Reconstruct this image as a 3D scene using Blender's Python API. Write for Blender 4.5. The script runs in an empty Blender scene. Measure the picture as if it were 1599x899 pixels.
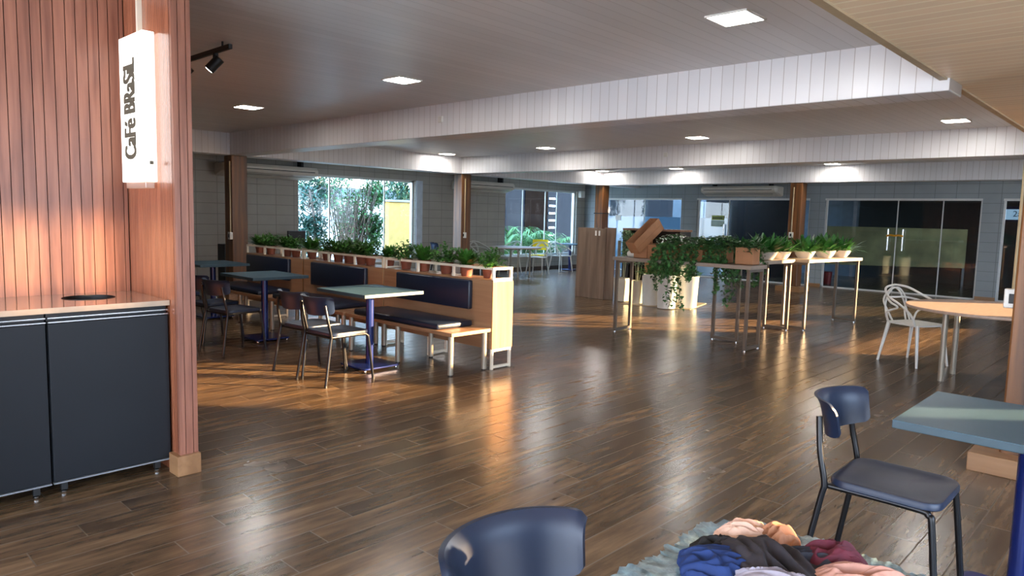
import bpy, bmesh, math, random
from mathutils import Vector, Matrix, noise
random.seed(7)
S = bpy.context.scene
PI = math.pi
COL = S.collection

# ---------------------------------------------------------------- camera
CAM_H = 1.5
RX = Vector((0.72557902, 0.68768644, 0.02494887))
DN = Vector((0.08719636, -0.05591675, -0.99462059))
FW = Vector((-0.68259203, 0.72385128, -0.10053577))
cd = bpy.data.cameras.new('camera'); cam = bpy.data.objects.new('camera', cd); COL.objects.link(cam)
M = Matrix.Identity(4)
for i in range(3):
    M[i][0] = RX[i]; M[i][1] = -DN[i]; M[i][2] = -FW[i]
M[2][3] = CAM_H
cam.matrix_world = M
cd.sensor_width = 36; cd.lens = 1110.26/1599*36; cd.clip_start = 0.05; cd.clip_end = 300
S.camera = cam

# ---------------------------------------------------------------- light
SUN_AZ = (-.743, -.669); SUN_T = math.tan(math.radians(8.0))
sd = bpy.data.lights.new('sun', 'SUN'); sun = bpy.data.objects.new('sun', sd); COL.objects.link(sun)
sd.energy = 42.0; sd.angle = math.radians(0.8); sd.color = (1.0, .66, .34)
sun.rotation_euler = Vector((SUN_AZ[0], SUN_AZ[1], -SUN_T)).to_track_quat('-Z', 'Y').to_euler()
sun.location = (30, 30, 12)
# added spot standing in for reflected sun, through two narrow slots onto the slatted wall
gd = bpy.data.lights.new('added_glow_spot', 'SPOT'); gl_ = bpy.data.objects.new('added_glow_spot', gd); COL.objects.link(gl_)
gd.energy = 38000; gd.color = (1.0, .62, .30); gd.spot_size = math.radians(8); gd.shadow_soft_size = .22; gl_.location = (16, -2, 1.3)
gl_.rotation_euler = (Vector((-4.7, 1.2, 1.2))-Vector((16, -2, 1.3))).to_track_quat('-Z', 'Y').to_euler()
w = bpy.data.worlds.new('sky'); S.world = w; w.use_nodes = True
nt = w.node_tree; bg = nt.nodes['Background']
tc = nt.nodes.new('ShaderNodeTexCoord'); sx = nt.nodes.new('ShaderNodeSeparateXYZ'); rp = nt.nodes.new('ShaderNodeValToRGB')
nt.links.new(tc.outputs['Generated'], sx.inputs[0]); nt.links.new(sx.outputs['Z'], rp.inputs[0])
rp.color_ramp.elements[0].position = 0.0; rp.color_ramp.elements[0].color = (.80, .88, 1, 1)
rp.color_ramp.elements[1].position = 0.5; rp.color_ramp.elements[1].color = (.38, .62, 1, 1)
nt.links.new(rp.outputs[0], bg.inputs[0]); bg.inputs[1].default_value = 10.0
PANEL_E = 85.0
S.view_settings.view_transform = 'Standard'; S.view_settings.look = 'None'
S.view_settings.gamma = 1; S.view_settings.use_curve_mapping = False
S.view_settings.exposure = 0.5

# ---------------------------------------------------------------- materials
def lin(c):
    return tuple(((v/255)/12.92 if v/255 <= .04045 else ((v/255+.055)/1.055)**2.4) for v in c)+(1,)
MATS = {}
def nodes(m): return m.node_tree.nodes, m.node_tree.links
def mat(name, c, r=.5, metal=0, var=.06, scale=6, emit=None, es=1, spec=.5, stretch=(1,1,1), bump=0, coat=0):
    if name in MATS: return MATS[name]
    m = bpy.data.materials.new(name); m.use_nodes = True; N, L = nodes(m)
    b = N['Principled BSDF']; c = lin(c)
    b.inputs['Roughness'].default_value = r; b.inputs['Metallic'].default_value = metal
    b.inputs['Specular IOR Level'].default_value = spec
    if coat: b.inputs['Coat Weight'].default_value = coat; b.inputs['Coat Roughness'].default_value = .08
    t = N.new('ShaderNodeTexCoord'); mp = N.new('ShaderNodeMapping'); mp.inputs['Scale'].default_value = stretch
    n = N.new('ShaderNodeTexNoise'); n.inputs['Scale'].default_value = scale; n.inputs['Detail'].default_value = 5
    rr = N.new('ShaderNodeValToRGB')
    rr.color_ramp.elements[0].position = .3; rr.color_ramp.elements[1].position = .7
    rr.color_ramp.elements[0].color = tuple(max(0, v*(1-var*2)) for v in c[:3])+(1,)
    rr.color_ramp.elements[1].color = tuple(min(1, v*(1+var*2)) for v in c[:3])+(1,)
    L.new(t.outputs['Object'], mp.inputs[0]); L.new(mp.outputs[0], n.inputs[0]); L.new(n.outputs[0], rr.inputs[0]); L.new(rr.outputs[0], b.inputs['Base Color'])
    if bump:
        bp = N.new('ShaderNodeBump'); bp.inputs['Strength'].default_value = bump; bp.inputs['Distance'].default_value = .01
        L.new(n.outputs[0], bp.inputs['Height']); L.new(bp.outputs[0], b.inputs['Normal'])
    if emit:
        b.inputs['Emission Color'].default_value = lin(emit); b.inputs['Emission Strength'].default_value = es
    MATS[name] = m; return m
def math_n(N, L, op, a, b=None, c=None):
    n = N.new('ShaderNodeMath'); n.operation = op
    for i, v in enumerate((a, b, c)):
        if v is None: continue
        if isinstance(v, (int, float)): n.inputs[i].default_value = v
        else: L.new(v, n.inputs[i])
    return n.outputs[0]
def mixc(N, L, f, a, b, bt='MIX'):
    n = N.new('ShaderNodeMix'); n.data_type = 'RGBA'; n.blend_type = bt
    if isinstance(f, (int, float)): n.inputs[0].default_value = f
    else: L.new(f, n.inputs[0])
    for i, v in ((6, a), (7, b)):
        if isinstance(v, tuple): n.inputs[i].default_value = v
        else: L.new(v, n.inputs[i])
    return n.outputs[2]

def floor_mat():
    m = bpy.data.materials.new('wood_look_tiles'); m.use_nodes = True; N, L = nodes(m); b = N['Principled BSDF']
    t = N.new('ShaderNodeTexCoord'); s = N.new('ShaderNodeSeparateXYZ'); L.new(t.outputs['Object'], s.inputs[0])
    W_, LEN, OFF = .16, .97, .2375
    u = math_n(N, L, 'DIVIDE', math_n(N, L, 'ADD', s.outputs[0], 100.0), W_)
    row = math_n(N, L, 'FLOOR', u); fu = math_n(N, L, 'SUBTRACT', u, row)
    v = math_n(N, L, 'DIVIDE', math_n(N, L, 'ADD', math_n(N, L, 'ADD', s.outputs[1], 20.0), math_n(N, L, 'MULTIPLY', row, OFF)), LEN)
    cl = math_n(N, L, 'FLOOR', v); fv = math_n(N, L, 'SUBTRACT', v, cl)
    def edge(f, wd):
        d = math_n(N, L, 'MINIMUM', f, math_n(N, L, 'SUBTRACT', 1.0, f)); return math_n(N, L, 'LESS_THAN', d, wd)
    g = math_n(N, L, 'MAXIMUM', edge(fu, .018), edge(fv, .003))
    cb = N.new('ShaderNodeCombineXYZ'); L.new(row, cb.inputs[0]); L.new(cl, cb.inputs[1])
    wn = N.new('ShaderNodeTexWhiteNoise'); wn.noise_dimensions = '2D'; L.new(cb.outputs[0], wn.inputs[0])
    # grain : offset per plank, stretched along the plank
    cb2 = N.new('ShaderNodeCombineXYZ')
    L.new(math_n(N, L, 'MULTIPLY', s.outputs[0], 14.0), cb2.inputs[0]); L.new(math_n(N, L, 'MULTIPLY', s.outputs[1], 1.6), cb2.inputs[1])
    L.new(math_n(N, L, 'MULTIPLY', wn.outputs[0], 37.0), cb2.inputs[2])
    n = N.new('ShaderNodeTexNoise'); n.inputs['Scale'].default_value = 1.3; n.inputs['Detail'].default_value = 8; n.inputs['Roughness'].default_value = .62
    n.inputs['Distortion'].default_value = .2
    L.new(cb2.outputs[0], n.inputs[0])
    r = N.new('ShaderNodeValToRGB'); e = r.color_ramp.elements
    e[0].position = .3; e[0].color = lin((58, 45, 34)); e[1].position = .72; e[1].color = lin((134, 110, 84))
    k = e.new(.5); k.color = lin((97, 78, 58))
    L.new(n.outputs[0], r.inputs[0])
    tone = N.new('ShaderNodeValToRGB'); tone.color_ramp.elements[0].color = (.68, .66, .64, 1); tone.color_ramp.elements[1].color = (1.25, 1.2, 1.15, 1)
    L.new(wn.outputs[0], tone.inputs[0])
    c = mixc(N, L, 1.0, r.outputs[0], tone.outputs[0], 'MULTIPLY')
    c = mixc(N, L, g, c, lin((96, 80, 62)))
    L.new(c, b.inputs['Base Color'])
    n2 = N.new('ShaderNodeTexNoise'); n2.inputs['Scale'].default_value = 2.2; n2.inputs['Detail'].default_value = 4; L.new(t.outputs['Object'], n2.inputs[0])
    ro = math_n(N, L, 'ADD', math_n(N, L, 'MULTIPLY', n2.outputs[0], .12), .19)
    ro = math_n(N, L, 'ADD', ro, math_n(N, L, 'MULTIPLY', g, .3)); L.new(ro, b.inputs['Roughness'])
    h = math_n(N, L, 'SUBTRACT', math_n(N, L, 'MULTIPLY', n.outputs[0], .25), math_n(N, L, 'MULTIPLY', g, 1.0))
    bp = N.new('ShaderNodeBump'); bp.inputs['Strength'].default_value = .25; bp.inputs['Distance'].default_value = .002
    L.new(h, bp.inputs['Height']); L.new(bp.outputs[0], b.inputs['Normal'])
    b.inputs['Specular IOR Level'].default_value = .7
    return m
def stripe_mat(name, c, axis, period, width, c2, r=.5, bump=.5, shift=0.0):
    m = bpy.data.materials.new(name); m.use_nodes = True; N, L = nodes(m); b = N['Principled BSDF']
    t = N.new('ShaderNodeTexCoord'); s = N.new('ShaderNodeSeparateXYZ'); L.new(t.outputs['Object'], s.inputs[0])
    u = math_n(N, L, 'DIVIDE', math_n(N, L, 'ADD', s.outputs[axis], 100.0+shift), period)
    f = math_n(N, L, 'FRACT', u); d = math_n(N, L, 'MINIMUM', f, math_n(N, L, 'SUBTRACT', 1.0, f))
    g = math_n(N, L, 'LESS_THAN', d, width/period/2)
    wn = N.new('ShaderNodeTexWhiteNoise'); wn.noise_dimensions = '1D'; L.new(math_n(N, L, 'FLOOR', u), wn.inputs['W'])
    cc = lin(c); tn = mixc(N, L, wn.outputs[0], tuple(v*.95 for v in cc[:3])+(1,), tuple(min(1, v*1.05) for v in cc[:3])+(1,))
    L.new(mixc(N, L, g, tn, lin(c2)), b.inputs['Base Color'])
    b.inputs['Roughness'].default_value = r
    bp = N.new('ShaderNodeBump'); bp.inputs['Strength'].default_value = bump; bp.inputs['Distance'].default_value = .004
    bp.invert = True; L.new(g, bp.inputs['Height']); L.new(bp.outputs[0], b.inputs['Normal'])
    MATS[name] = m; return m
def block_mat(name, c, axis, r=.6, pw=.40, ph=.20):
    m = bpy.data.materials.new(name); m.use_nodes = True; N, L = nodes(m); b = N['Principled BSDF']
    t = N.new('ShaderNodeTexCoord'); s = N.new('ShaderNodeSeparateXYZ'); L.new(t.outputs['Object'], s.inputs[0])
    def ln(o, per, wd):
        f = math_n(N, L, 'FRACT', math_n(N, L, 'DIVIDE', math_n(N, L, 'ADD', o, 100.0), per))
        return math_n(N, L, 'LESS_THAN', f, wd/per)
    g = math_n(N, L, 'MAXIMUM', ln(s.outputs[axis], pw, .012), ln(s.outputs[2], ph, .010))
    n = N.new('ShaderNodeTexNoise'); n.inputs['Scale'].default_value = 3; n.inputs['Detail'].default_value = 6; L.new(t.outputs['Object'], n.inputs[0])
    cc = lin(c); a = mixc(N, L, n.outputs[0], tuple(v*.86 for v in cc[:3])+(1,), tuple(v*1.12 for v in cc[:3])+(1,))
    L.new(mixc(N, L, math_n(N, L, 'MULTIPLY', g, .55), a, tuple(v*.3 for v in cc[:3])+(1,)), b.inputs['Base Color'])
    bp = N.new('ShaderNodeBump'); bp.inputs['Strength'].default_value = .6; bp.inputs['Distance'].default_value = .004; bp.invert = True
    L.new(g, bp.inputs['Height']); L.new(bp.outputs[0], b.inputs['Normal'])
    b.inputs['Roughness'].default_value = r; return m
def wood_mat(name, c1, c2, axis=2, r=.45, scale=1.0, rib=None, coat=0, ribaxis=0):
    if name in MATS: return MATS[name]
    m = bpy.data.materials.new(name); m.use_nodes = True; N, L = nodes(m); b = N['Principled BSDF']
    t = N.new('ShaderNodeTexCoord'); mp = N.new('ShaderNodeMapping'); sc = [18*scale]*3; sc[axis] = 1.2*scale; mp.inputs['Scale'].default_value = sc
    L.new(t.outputs['Object'], mp.inputs[0])
    n = N.new('ShaderNodeTexNoise'); n.inputs['Scale'].default_value = 1.0; n.inputs['Detail'].default_value = 7; n.inputs['Distortion'].default_value = .5
    L.new(mp.outputs[0], n.inputs[0])
    rr = N.new('ShaderNodeValToRGB'); rr.color_ramp.elements[0].position = .32; rr.color_ramp.elements[1].position = .68
    rr.color_ramp.elements[0].color = lin(c1); rr.color_ramp.elements[1].color = lin(c2); L.new(n.outputs[0], rr.inputs[0])
    out = rr.outputs[0]; h = n.outputs[0]
    if rib:
        s = N.new('ShaderNodeSeparateXYZ'); L.new(t.outputs['Object'], s.inputs[0])
        f = math_n(N, L, 'FRACT', math_n(N, L, 'DIVIDE', math_n(N, L, 'ADD', math_n(N, L, 'ADD', s.outputs[0], s.outputs[1]), 100.0), rib))
        g = math_n(N, L, 'LESS_THAN', f, .22)
        d = lin(c1); out = mixc(N, L, math_n(N, L, 'MULTIPLY', g, .6), out, tuple(v*.35 for v in d[:3])+(1,))
        h = math_n(N, L, 'SUBTRACT', h, math_n(N, L, 'MULTIPLY', g, 2.0))
    L.new(out, b.inputs['Base Color']); b.inputs['Roughness'].default_value = r
    if coat: b.inputs['Coat Weight'].default_value = coat; b.inputs['Coat Roughness'].default_value = .18
    bp = N.new('ShaderNodeBump'); bp.inputs['Strength'].default_value = .2; bp.inputs['Distance'].default_value = .003
    L.new(h, bp.inputs['Height']); L.new(bp.outputs[0], b.inputs['Normal'])
    MATS[name] = m; return m
def glass_mat(name, tint=(1, 1, 1), ior=1.45, base=0.0):
    m = bpy.data.materials.new(name); m.use_nodes = True; N, L = nodes(m); N.remove(N['Principled BSDF']); o = N['Material Output']
    tr = N.new('ShaderNodeBsdfTransparent'); tr.inputs[0].default_value = tint+(1,)
    gl = N.new('ShaderNodeBsdfGlossy'); gl.inputs['Roughness'].default_value = .02
    fr = N.new('ShaderNodeFresnel'); fr.inputs[0].default_value = ior
    n = N.new('ShaderNodeTexNoise'); n.inputs['Scale'].default_value = 4
    ge = N.new('ShaderNodeNewGeometry')
    f = math_n(N, L, 'ADD', fr.outputs[0], math_n(N, L, 'MULTIPLY', n.outputs[0], base*2))
    f = math_n(N, L, 'MULTIPLY', f, math_n(N, L, 'SUBTRACT', 1.0, ge.outputs['Backfacing']))
    mx = N.new('ShaderNodeMixShader'); L.new(f, mx.inputs[0]); L.new(tr.outputs[0], mx.inputs[1]); L.new(gl.outputs[0], mx.inputs[2]); L.new(mx.outputs[0], o.inputs[0])
    MATS[name] = m; return m
def film_mat(name, c, trans=.35):
    m = bpy.data.materials.new(name); m.use_nodes = True; N, L = nodes(m); N.remove(N['Principled BSDF']); o = N['Material Output']
    n = N.new('ShaderNodeTexNoise'); n.inputs['Scale'].default_value = 2
    cc = lin(c); col = mixc(N, L, n.outputs[0], tuple(v*.92 for v in cc[:3])+(1,), cc)
    tr = N.new('ShaderNodeBsdfTransparent'); df = N.new('ShaderNodeBsdfDiffuse'); tl = N.new('ShaderNodeBsdfTranslucent'); gl = N.new('ShaderNodeBsdfGlossy')
    gl.inputs['Roughness'].default_value = .05
    for q in (tr, df, tl): L.new(col, q.inputs[0])
    a = N.new('ShaderNodeMixShader'); a.inputs[0].default_value = .5; L.new(df.outputs[0], a.inputs[1]); L.new(tl.outputs[0], a.inputs[2])
    b2 = N.new('ShaderNodeMixShader'); b2.inputs[0].default_value = trans; L.new(a.outputs[0], b2.inputs[1]); L.new(tr.outputs[0], b2.inputs[2])
    c3 = N.new('ShaderNodeMixShader'); c3.inputs[0].default_value = .08; L.new(b2.outputs[0], c3.inputs[1]); L.new(gl.outputs[0], c3.inputs[2])
    L.new(c3.outputs[0], o.inputs[0]); MATS[name] = m; return m

FLOOR = floor_mat()
CEIL = stripe_mat('ceiling_panels', (196, 194, 192), 0, .10, .006, (174, 171, 168), .35, .3)
CEIL2 = stripe_mat('ridged_ceiling_panels', (244, 218, 182), 1, .10, .016, (255, 238, 206), .4, -.8)
BEAMX = stripe_mat('beam_panels_across', (212, 210, 210), 0, .10, .005, (170, 162, 155), .35, .5)
BEAMY = stripe_mat('beam_panels_along', (212, 210, 210), 1, .10, .005, (170, 162, 155), .35, .5)
BLK_L = block_mat('painted_blocks_left', (160, 155, 145), 1)
BLK_B = block_mat('painted_blocks_back', (140, 146, 148), 0)
PLAIN = mat('plain_plaster', (150, 146, 138), .7)
SLAT = wood_mat('reddish_slats', (118, 72, 56), (160, 106, 84), 2, .38, 1.4)
SLATB = mat('slat_groove', (30, 18, 14), .8)
FLUTE = wood_mat('fluted_reddish_panel', (136, 78, 54), (172, 106, 76), 2, .26, 1.5, rib=.013, coat=.5)
OAK = wood_mat('oak_laminate', (136, 100, 72), (164, 126, 94), 0, .32, .8)
OAKR = wood_mat('ribbed_oak', (150, 112, 80), (178, 138, 102), 2, .7, .8, rib=.016); OAKR.node_tree.nodes['Principled BSDF'].inputs['Specular IOR Level'].default_value = .08
POSTW = wood_mat('stained_post', (72, 44, 20), (124, 78, 36), 2, .42, .8)
DOORW = wood_mat('grey_brown_board', (112, 92, 76), (142, 120, 102), 2, .5, 1.0)
PLINTH = wood_mat('tile_plinth', (128, 92, 60), (154, 114, 78), 0, .3, .8)
WHITE = mat('white_paint', (225, 222, 214), .35, var=.02)
WHITEM = mat('white_metal', (226, 216, 196), .35, var=.02)
PLASTW = mat('white_plastic', (214, 212, 204), .3, var=.02)
ACW = mat('air_conditioner_white', (200, 192, 178), .4, var=.02)
NAVY = mat('navy_plastic', (24, 38, 62), .40, var=.05, spec=.5)
BLACKM = mat('black_tube', (22, 22, 24), .28, metal=.3, var=.05)
NAVYM = mat('navy_metal', (18, 34, 92), .25, metal=.2, var=.04)
TEAL = mat('teal_laminate', (52, 84, 100), .42, var=.04)
TEALE = mat('teal_edge', (52, 74, 84), .4, var=.04)
LEATH = mat('navy_leatherette', (18, 28, 46), .38, var=.05, bump=.1, scale=60)
STEEL = mat('grey_steel', (150, 140, 124), .35, metal=.3, var=.05)
TAUPE = mat('taupe_laminate', (138, 126, 114), .4, var=.05)
TAUPEM = mat('taupe_metal', (92, 82, 72), .4, metal=.1, var=.05)
TERRA = mat('terracotta', (128, 68, 46), .7, var=.08)
SOIL = mat('soil', (44, 32, 24), .95, var=.2, scale=60)
BOWL = mat('cream_bowl', (206, 196, 182), .45, var=.04)
BINW = mat('white_bin', (216, 212, 204), .35, var=.03)
BINC = mat('cream_bin', (190, 178, 158), .5, var=.04)
CARD = mat('cardboard', (160, 112, 76), .75, var=.06)
CARDL = mat('pale_cardboard', (184, 164, 134), .8, var=.06)
BLK = mat('matte_black', (16, 19, 24), .42, var=.06, scale=3, spec=.25)
BLACK = mat('plain_black', (14, 14, 15), .5, var=.1)
CHROME = mat('chrome', (200, 200, 200), .15, metal=1, var=.02)
STONE = mat('polished_cream_stone', (178, 158, 138), .12, var=.04, scale=18, coat=.5)
ALU = mat('white_aluminium', (206, 206, 202), .35, var=.02)
LEAF = mat('leaf_green', (54, 100, 36), .4, var=.35, scale=14)
LEAFD = mat('ivy_green', (56, 98, 50), .4, var=.4, scale=18)
LEAFP = mat('variegated_leaf', (120, 150, 110), .45, var=.35, scale=20)
FERN = mat('fern_green', (52, 106, 46), .4, var=.35, scale=14)
BARK = mat('bark', (120, 104, 92), .8, var=.15)
YEL = mat('yellow_plastic', (236, 206, 20), .35, var=.03)
PANEL = mat('light_panel', (255, 255, 255), .5, var=0, emit=(255, 250, 244), es=PANEL_E)
SIGNM = mat('lit_sign_face', (250, 250, 246), .4, var=0, emit=(255, 250, 240), es=1.3)
GLASS = glass_mat('clear_glass', (.93, .97, .97))
GLASSD = glass_mat('tinted_glass', (.60, .66, .68), 1.5, .02)
FILM = film_mat('frosted_blue_film', (150, 186, 206), .25)

# ---------------------------------------------------------------- mesh helpers
class B:
    def __init__(s): s.bm = bmesh.new()
    def box(s, x0, x1, y0, y1, z0, z1, bev=0):
        bm = s.bm
        v = [bm.verts.new((x, y, z)) for x in (x0, x1) for y in (y0, y1) for z in (z0, z1)]
        f = [(0,1,3,2),(4,6,7,5),(0,4,5,1),(2,3,7,6),(0,2,6,4),(1,5,7,3)]
        fs = [bm.faces.new([v[i] for i in q]) for q in f]
        if bev:
            es = list({e for q in fs for e in q.edges})
            bmesh.ops.bevel(bm, geom=es, offset=bev, segments=2, affect='EDGES', profile=.5)
        return s
    def obox(s, c, hx, hy, hz, rot, bev=0):
        n0 = len(s.bm.verts); s.box(-hx, hx, -hy, hy, -hz, hz, bev)
        s.bm.verts.ensure_lookup_table()
        m = Matrix.Translation(c) @ rot.to_4x4()
        for v in s.bm.verts[n0:]: v.co = m @ v.co
        return s
    def loft(s, rings, cap=True, closed=True):
        bm = s.bm; R = [[bm.verts.new(p) for p in r] for r in rings]; n = len(R[0])
        for a, b in zip(R, R[1:]):
            for i in range(n if closed else n-1):
                j = (i+1) % n
                try: bm.faces.new((a[i], a[j], b[j], b[i]))
                except ValueError: pass
        if cap and closed:
            bm.faces.new(R[0][::-1]); bm.faces.new(R[-1])
        return s
    def tube(s, pts, r, n=8, taper=None):
        pts = [Vector(p) for p in pts]; rings = []; up = None
        for i, p in enumerate(pts):
            d = (pts[min(i+1, len(pts)-1)]-pts[max(i-1, 0)]).normalized()
            if up is None: up = Vector((0, 0, 1)) if abs(d.z) < .9 else Vector((1, 0, 0))
            a = d.cross(up).normalized(); up = a.cross(d).normalized()
            rr = r if taper is None else r*(taper[0]+(taper[1]-taper[0])*i/(len(pts)-1))
            rings.append([p+a*math.cos(2*PI*k/n)*rr+up*math.sin(2*PI*k/n)*rr for k in range(n)])
        return s.loft(rings)
    def lathe(s, prof, n=24, c=(0, 0, 0), cap=True):
        rings = [[(c[0]+r*math.cos(2*PI*k/n), c[1]+r*math.sin(2*PI*k/n), c[2]+z) for k in range(n)] for r, z in prof]
        return s.loft(rings, cap)
    def quad(s, a, b, c, d): s.bm.faces.new([s.bm.verts.new(p) for p in (a, b, c, d)]); return s
    def build(s, name, m, parent=None, smooth=False, kind=None, loc=None, rotz=0, bev=0):
        bmesh.ops.recalc_face_normals(s.bm, faces=s.bm.faces)
        me = bpy.data.meshes.new(name); s.bm.to_mesh(me); s.bm.free()
        if m: me.materials.append(m)
        if smooth:
            for p in me.polygons: p.use_smooth = True
            try: me.set_sharp_from_angle(angle=math.radians(45))
            except Exception: pass
        o = bpy.data.objects.new(name, me); COL.objects.link(o)
        if parent: o.parent = parent
        if loc: o.location = loc
        o.rotation_euler.z = rotz
        if kind: o['kind'] = kind
        if bev:
            md = o.modifiers.new('bevel', 'BEVEL'); md.width = bev; md.segments = 2; md.limit_method = 'ANGLE'
        return o
def bez(pts, n=8):
    """Catmull-Rom through points"""
    P = [Vector(p) for p in pts]; out = []
    for i in range(len(P)-1):
        p0, p1, p2, p3 = P[max(i-1, 0)], P[i], P[i+1], P[min(i+2, len(P)-1)]
        for k in range(n):
            t = k/n
            out.append(.5*((2*p1)+(-p0+p2)*t+(2*p0-5*p1+4*p2-p3)*t*t+(-p0+3*p1-3*p2+p3)*t**3))
    out.append(P[-1]); return out
def thing(name, label, cat, loc=(0, 0, 0), rotz=0, group=None):
    o = bpy.data.objects.new(name, None); COL.objects.link(o); o.location = loc; o.rotation_euler.z = rotz
    o.empty_display_size = .1; o['label'] = label; o['category'] = cat
    if group: o['group'] = group
    return o
def tag(o, label, cat, group=None):
    o['label'] = label; o['category'] = cat
    if group: o['group'] = group
    return o
def dup(root, loc, rotz, label, group=None, scale=None):
    r = root.copy(); COL.objects.link(r); r.location = loc; r.rotation_euler.z = rotz; r['label'] = label
    if group: r['group'] = group
    if scale: r.scale = scale
    for ch in list(root.children):
        c = ch.copy(); COL.objects.link(c); c.parent = r
        for g in list(ch.children):
            d = g.copy(); COL.objects.link(d); d.parent = c
    return r
def struct(name, b, m): return b.build(name, m, kind='structure')

# ---------------------------------------------------------------- room shell
XL, XR, YF, YB = -13.4, 2.5, -4.0, 17.35
ZC, ZB, ZS = 2.73, 2.38, 2.46
struct('floor', B().box(-13.9, 4.5, -4.2, 22, -.12, 0), FLOOR)
struct('ceiling', B().box(XL-.3, -1.2, YF-.2, YB+.3, ZC, ZC+.15), CEIL)
b = B().box(-1.22, XR+.2, YF-.2, YB+.3, ZS, ZC+.15); struct('ceiling_lowered', b, CEIL2)
struct('trim_1', B().box(-1.26, -1.215, YF, YB, ZS-.012, ZS+.05), mat('soffit_edge', (176, 156, 124), .5))
# boxed beams
YBm = (5.35, 10.47, 15.6)
for i, y in enumerate(YBm):
    e = -1.20
    o = struct('ceiling_beam', B().box(-11.45, e, y, y+.34, ZB, ZC+.01, .008), BEAMX)
struct('ceiling_beam', B().box(-11.79, -11.45, YF, YB, ZB, ZC+.02, .008), BEAMY)
# left (window) wall : openings y 7.7-10.8 and 13.87-16.95, z .4-2.28
W1 = (7.7, 10.78); W2 = (13.87, 16.95); ZW0, ZW1 = .40, 2.28
b = B()
b.box(XL-.2, XL, YF, W1[0], 0, ZC); b.box(XL-.2, XL, W1[1], W2[0], 0, ZC); b.box(XL-.2, XL, W2[1], YB+.2, 0, ZC)
for a in (W1, W2): b.box(XL-.2, XL, a[0], a[1], 0, ZW0); b.box(XL-.2, XL, a[0], a[1], ZW1, ZC)
struct('wall_left', b, BLK_L)
struct('baseboard_left', B().box(XL, XL+.015, YF, YB, 0, .09), mat('dark_baseboard', (74, 58, 48), .5))
# back wall, openings
OB = ((-12.6, -10.08), (-9.61, -6.62), (-6.26, -3.11), (-2.75, 1.8)); ZD = 2.10
b = B(); xs = [XL-.2]+[v for o in OB for v in o]+[XR+.2]
for i in range(0, len(xs), 2): b.box(xs[i], xs[i+1], YB, YB+.2, 0, ZD)
b.box(XL-.2, XR+.2, YB, YB+.2, ZD, ZC)
struct('wall_back', b, BLK_B)
b = B()
for i in range(0, len(xs), 2): b.box(xs[i]+(0.2 if i == 0 else 0), xs[i+1], YB-.012, YB, 0, .08)
struct('baseboard_back', b, PLINTH)
# unseen right wall, openings placed and sized to shape sun patches and added daylight
def rect_wall(x0, x1, holes, ylim, zlim):
    """wall along y with rectangular holes (y0,y1,z0,z1)"""
    b = B(); ys = sorted({ylim[0], ylim[1]} | {h[0] for h in holes} | {h[1] for h in holes})
    zs = sorted({zlim[0], zlim[1]} | {h[2] for h in holes} | {h[3] for h in holes})
    for ya, yb in zip(ys, ys[1:]):
        run = None
        for za, zb in zip(zs, zs[1:]):
            yc, zc = (ya+yb)/2, (za+zb)/2
            hole = any(h[0] < yc < h[1] and h[2] < zc < h[3] for h in holes)
            if not hole:
                if run is None: run = za
            else:
                if run is not None: b.box(x0, x1, ya, yb, run, za); run = None
        if run is not None: b.box(x0, x1, ya, yb, run, zlim[1])
    return b
holes = [(-.12, .03, 1.10, 1.37), (.08, .26, 1.10, 1.37),      # slots shaping the added spot on the slatted wall
         (9.34, 10.6, 1.34, 2.42), (10.7, 12.15, 1.34, 2.42),     # sun on floor, tables, bench end
         (15.3, 17.1, 1.25, 2.42), (13.4, 16.6, .88, 1.03),
         (5.95, 6.20, 1.2, 1.62), (4.24, 4.37, 1.3, 1.7), (1.2, 3.9, .3, 2.3), (-3.6, -1.0, .2, 2.3)]
struct('wall_right', rect_wall(XR, XR+.04, holes, (YF, YB), (0, ZC)), PLAIN)
# front wall behind the camera with a window to the sky
b = B(); b.box(XL, -4.2, YF-.2, YF, 0, ZC); b.box(-4.2, XR, YF-.2, YF, 0, .1); b.box(-4.2, XR, YF-.2, YF, 2.4, ZC); b.box(-1.0, -.8, YF-.2, YF, .1, 2.4)
struct('wall_front', b, PLAIN)
# slat-clad partition on the left
PX = -4.70
struct('wall_partition', B().box(-8.0, PX-.012, YF, 1.55, 0, ZC).box(-8.0, -4.03, 1.575, 1.645, 0, ZC), SLATB)
b = B(); y = YF
k = 0
while y < 1.54:
    wd = .0545 if k % 3 else .047
    b.box(PX-.012, PX, y, min(y+wd, 1.555), .0, ZC, 0); y += wd+.0045; k += 1
struct('wall_cladding', b, SLAT)
struct('wall_fin', B().box(PX, -4.025, 1.56, 1.575, 0, ZC), FLUTE)
b = B()
for y0, y1 in ((1.560, 1.590), (1.594, 1.632), (1.636, 1.660)): b.box(-4.03, -4.0, y0, y1, .11, ZC)
struct('wall_fin_edge', b, SLAT)
struct('wall_partition_side', B().box(-8.0, -4.03, 1.645, 1.66, 0, ZC), SLAT)
struct('baseboard_fin', B().box(-4.10, -3.975, 1.535, 1.665, 0, .115, .003), PLINTH)

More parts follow.
